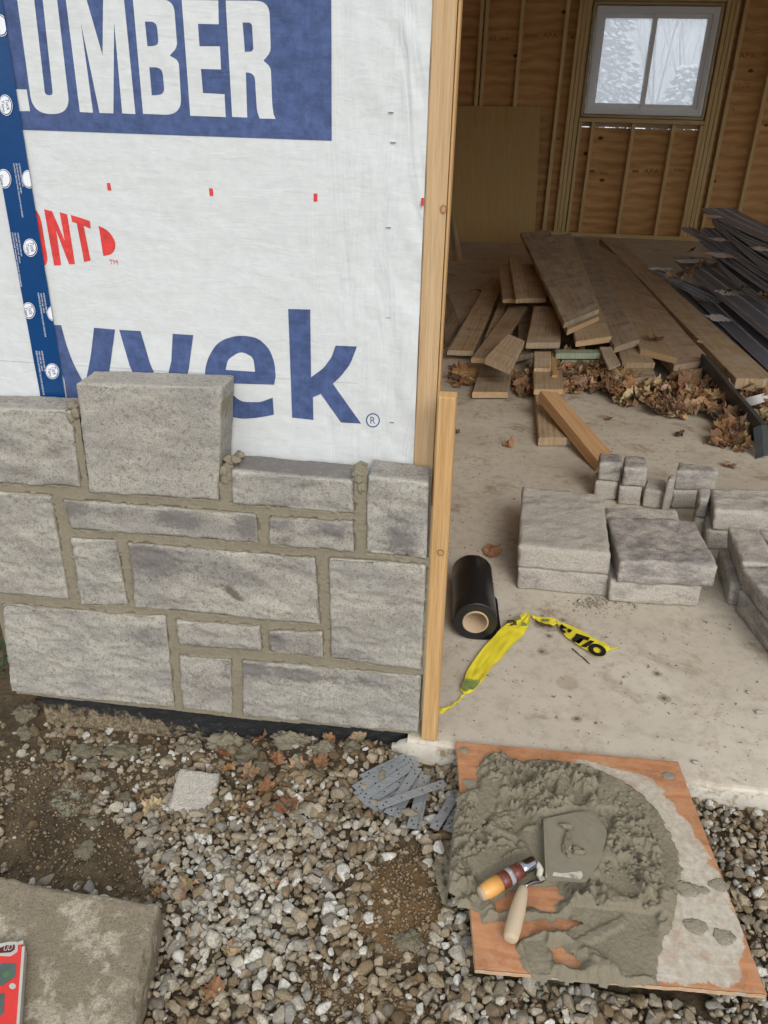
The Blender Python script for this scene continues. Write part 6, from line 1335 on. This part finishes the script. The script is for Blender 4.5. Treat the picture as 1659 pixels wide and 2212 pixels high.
for k, (p, r, lb, sq) in enumerate(ML): splat(lb, p, r*(.75 if sq[2] < .36 else 1), .002, k*2.7+50, sq, amp=.75, mat='mortar_mud' if k not in (0, 1, 2, 3, 26, 27, 28, 29, 30) else 'mortar_wet')
# pale strip, cigarette like stub, plant
v = []; f = []
for i in range(9):
    t = i/8; a = pz(qb(1040+t*230, 1590-60*t), .05+.03*math.sin(t*3)); b = pz(qb(1080+t*230, 1655-70*t), .045+.02*math.sin(t*3+1)); v += [a, b]
    if i: f.append((2*i-2, 2*i-1, 2*i+1, 2*i))
o = mk('plastic_strip', v, f, M['paper'], base=v[0], smooth=True); tag(o, 'curled white strip lying in the leaves at the right edge', 'strip')
v, f = tube([pz(q4(1420, 1146), .004), pz(q4(1446, 1141), .004)], [.004, .004], 10); o = mk('white_stub', v, f, M['paper'], base=v[0]); tag(o, 'tiny white stub on the concrete before the charcoal channel', 'stub')
v = []; f = []; rr_ = random.Random(5)
for k in range(26):
    c = pg((2+rr_.uniform(-14, 10), 1430+rr_.uniform(-40, 30)), .0); h_ = rr_.uniform(.01, .025); a = rr_.uniform(0, 6.28); s_ = V((math.cos(a), math.sin(a), 0))*.003; b = len(v); v += [c-s_, c+s_, c+V((0, 0, h_))+s_*2.5+V((0, .005, 0)), c+V((0, 0, h_))]; f.append((b, b+1, b+2, b+3))
o = mk('weed', v, f, M['weed'], base=v[0]); tag(o, 'small green weed at the left edge beside the stone corner', 'plant')
# ---------------------------------------------------------------- trees outside the rear window
def bare_tree(x, y, h, seed, lean=0):
    r = random.Random(seed); vf = []
    def br(p, d, L, rad, dep):
        pts = [p]; q = p.copy(); dd = d.copy()
        for i in range(4): dd = (dd+V((r.gauss(0, .10), r.gauss(0, .10), .05))).normalized(); q = q+dd*L/4; pts.append(q.copy())
        vf.append(tube(pts, [rad*(1-.17*i) for i in range(5)], 5 if dep < 2 else 3, False))
        if dep < 4:
            for k in range((6, 4, 3, 2)[dep]): t = r.uniform(.25, 1); i = min(3, int(t*4)); a = r.uniform(0, 6.28); s = dd.orthogonal().normalized(); s.rotate(Matrix.Rotation(a, 3, dd)); br(pts[i+1], (dd+s*r.uniform(.35, .7)).normalized(), L*r.uniform(.4, .62), rad*.5, dep+1)
    e = empty('bare_tree', (x, y, -.1), f'{["slender", "forked", "bushy", "leaning", "tall thin", "short"][seed % 6]} leafless tree outside the rear window', 'tree', 'bare trees beyond the rear window')
    br(V((x, y, -.1)), V((lean, 0, 1)).normalized(), h, .03, 0); mk('trunk', *vf[0], M['bark'], e); v, f = join(*vf[1:]); mk('crown', v, f, M['twigs'], e)
for k, (x, y, h) in enumerate(((2.1, 12.5, 2.6), (2.75, 13.2, 3.0), (2.4, 14.5, 3.2), (3.2, 15.5, 3.2), (1.9, 16, 3.4), (2.9, 17.5, 3.6))): bare_tree(x, y, h, k, .08*((k % 3)-1))
def conifer(x, y, h, w, seed, label, nn=2600):
    r = random.Random(seed); e = empty('conifer_tree', (x, y, -.1), label, 'tree', 'snowy conifers beyond the rear window'); v, f = tube([V((x, y, -.1)), V((x, y, h))], [.09, .01], 8); mk('trunk', v, f, M['bark'], e)
    gv = []; gf = []; sv = []; sf = []
    for k in range(nn):
        z = r.random()**.9*h; rad = w*(1-z/h)*(.25+.75*r.random()**.5); a = r.uniform(0, 6.28); c = V((x+math.cos(a)*rad, y+math.sin(a)*rad, z-.12*rad)); o_ = V((math.cos(a), math.sin(a), -.25)); s_ = V((-math.sin(a), math.cos(a), 0)); l = r.uniform(.09, .2); b = len(gv)
        gv += [c, c+o_*l*.5+s_*l*.4, c+o_*l, c+o_*l*.5-s_*l*.4, c+o_*l*.5-V((0, 0, .06))]; gf += [(b, b+1, b+2, b+3), (b, b+2, b+4)]
        if r.random() < .85: b = len(sv); u = V((0, 0, .022)); sv += [c+u+o_*l*.1, c+o_*l*.5+s_*l*.3+u*.5, c+o_*l*.95+u*.6, c+o_*l*.5-s_*l*.3+u*.5, c+o_*l*.5+u*2]; sf += [(b, b+1, b+4), (b+1, b+2, b+4), (b+2, b+3, b+4), (b+3, b, b+4)]
    mk('crown', gv, gf, M['needle'], e); mk('snow_load', sv, sf, M['snow'], e)
conifer(.95, 13.6, 4.6, 1.5, 3, 'tall snow dusted conifer filling the left window pane', 3300); conifer(2.35, 11.6, 1.75, .8, 4, 'low snowy conifer at the foot of the right window pane', 500)
v = []; f = []; r = random.Random(9)
for k in range(900):
    x = r.uniform(-3, 9); y = r.uniform(20, 26); z0_ = r.uniform(-.1, 2.2); a = V((x, y, z0_)); d = V((r.gauss(0, .25), r.gauss(0, .2), 1)).normalized()*r.uniform(.5, 1.5); w_ = V((.008, 0, 0)); b = len(v); v += [a-w_, a+w_, a+d+w_*.3, a+d-w_*.3]; f.append((b, b+1, b+2, b+3))
o = mk('far_thicket', v, f, M['twigs'], base=(3, 23, 0)); tag(o, 'grey bare thicket far beyond the rear window', 'thicket', kind='stuff')
v = [(-60, 8.3, -.09), (60, 8.3, -.09), (60, 60, -.05), (-60, 60, -.05)]; o = mk('snowy_yard', v, [(0, 1, 2, 3)], M['snow']); tag(o, kind='structure')
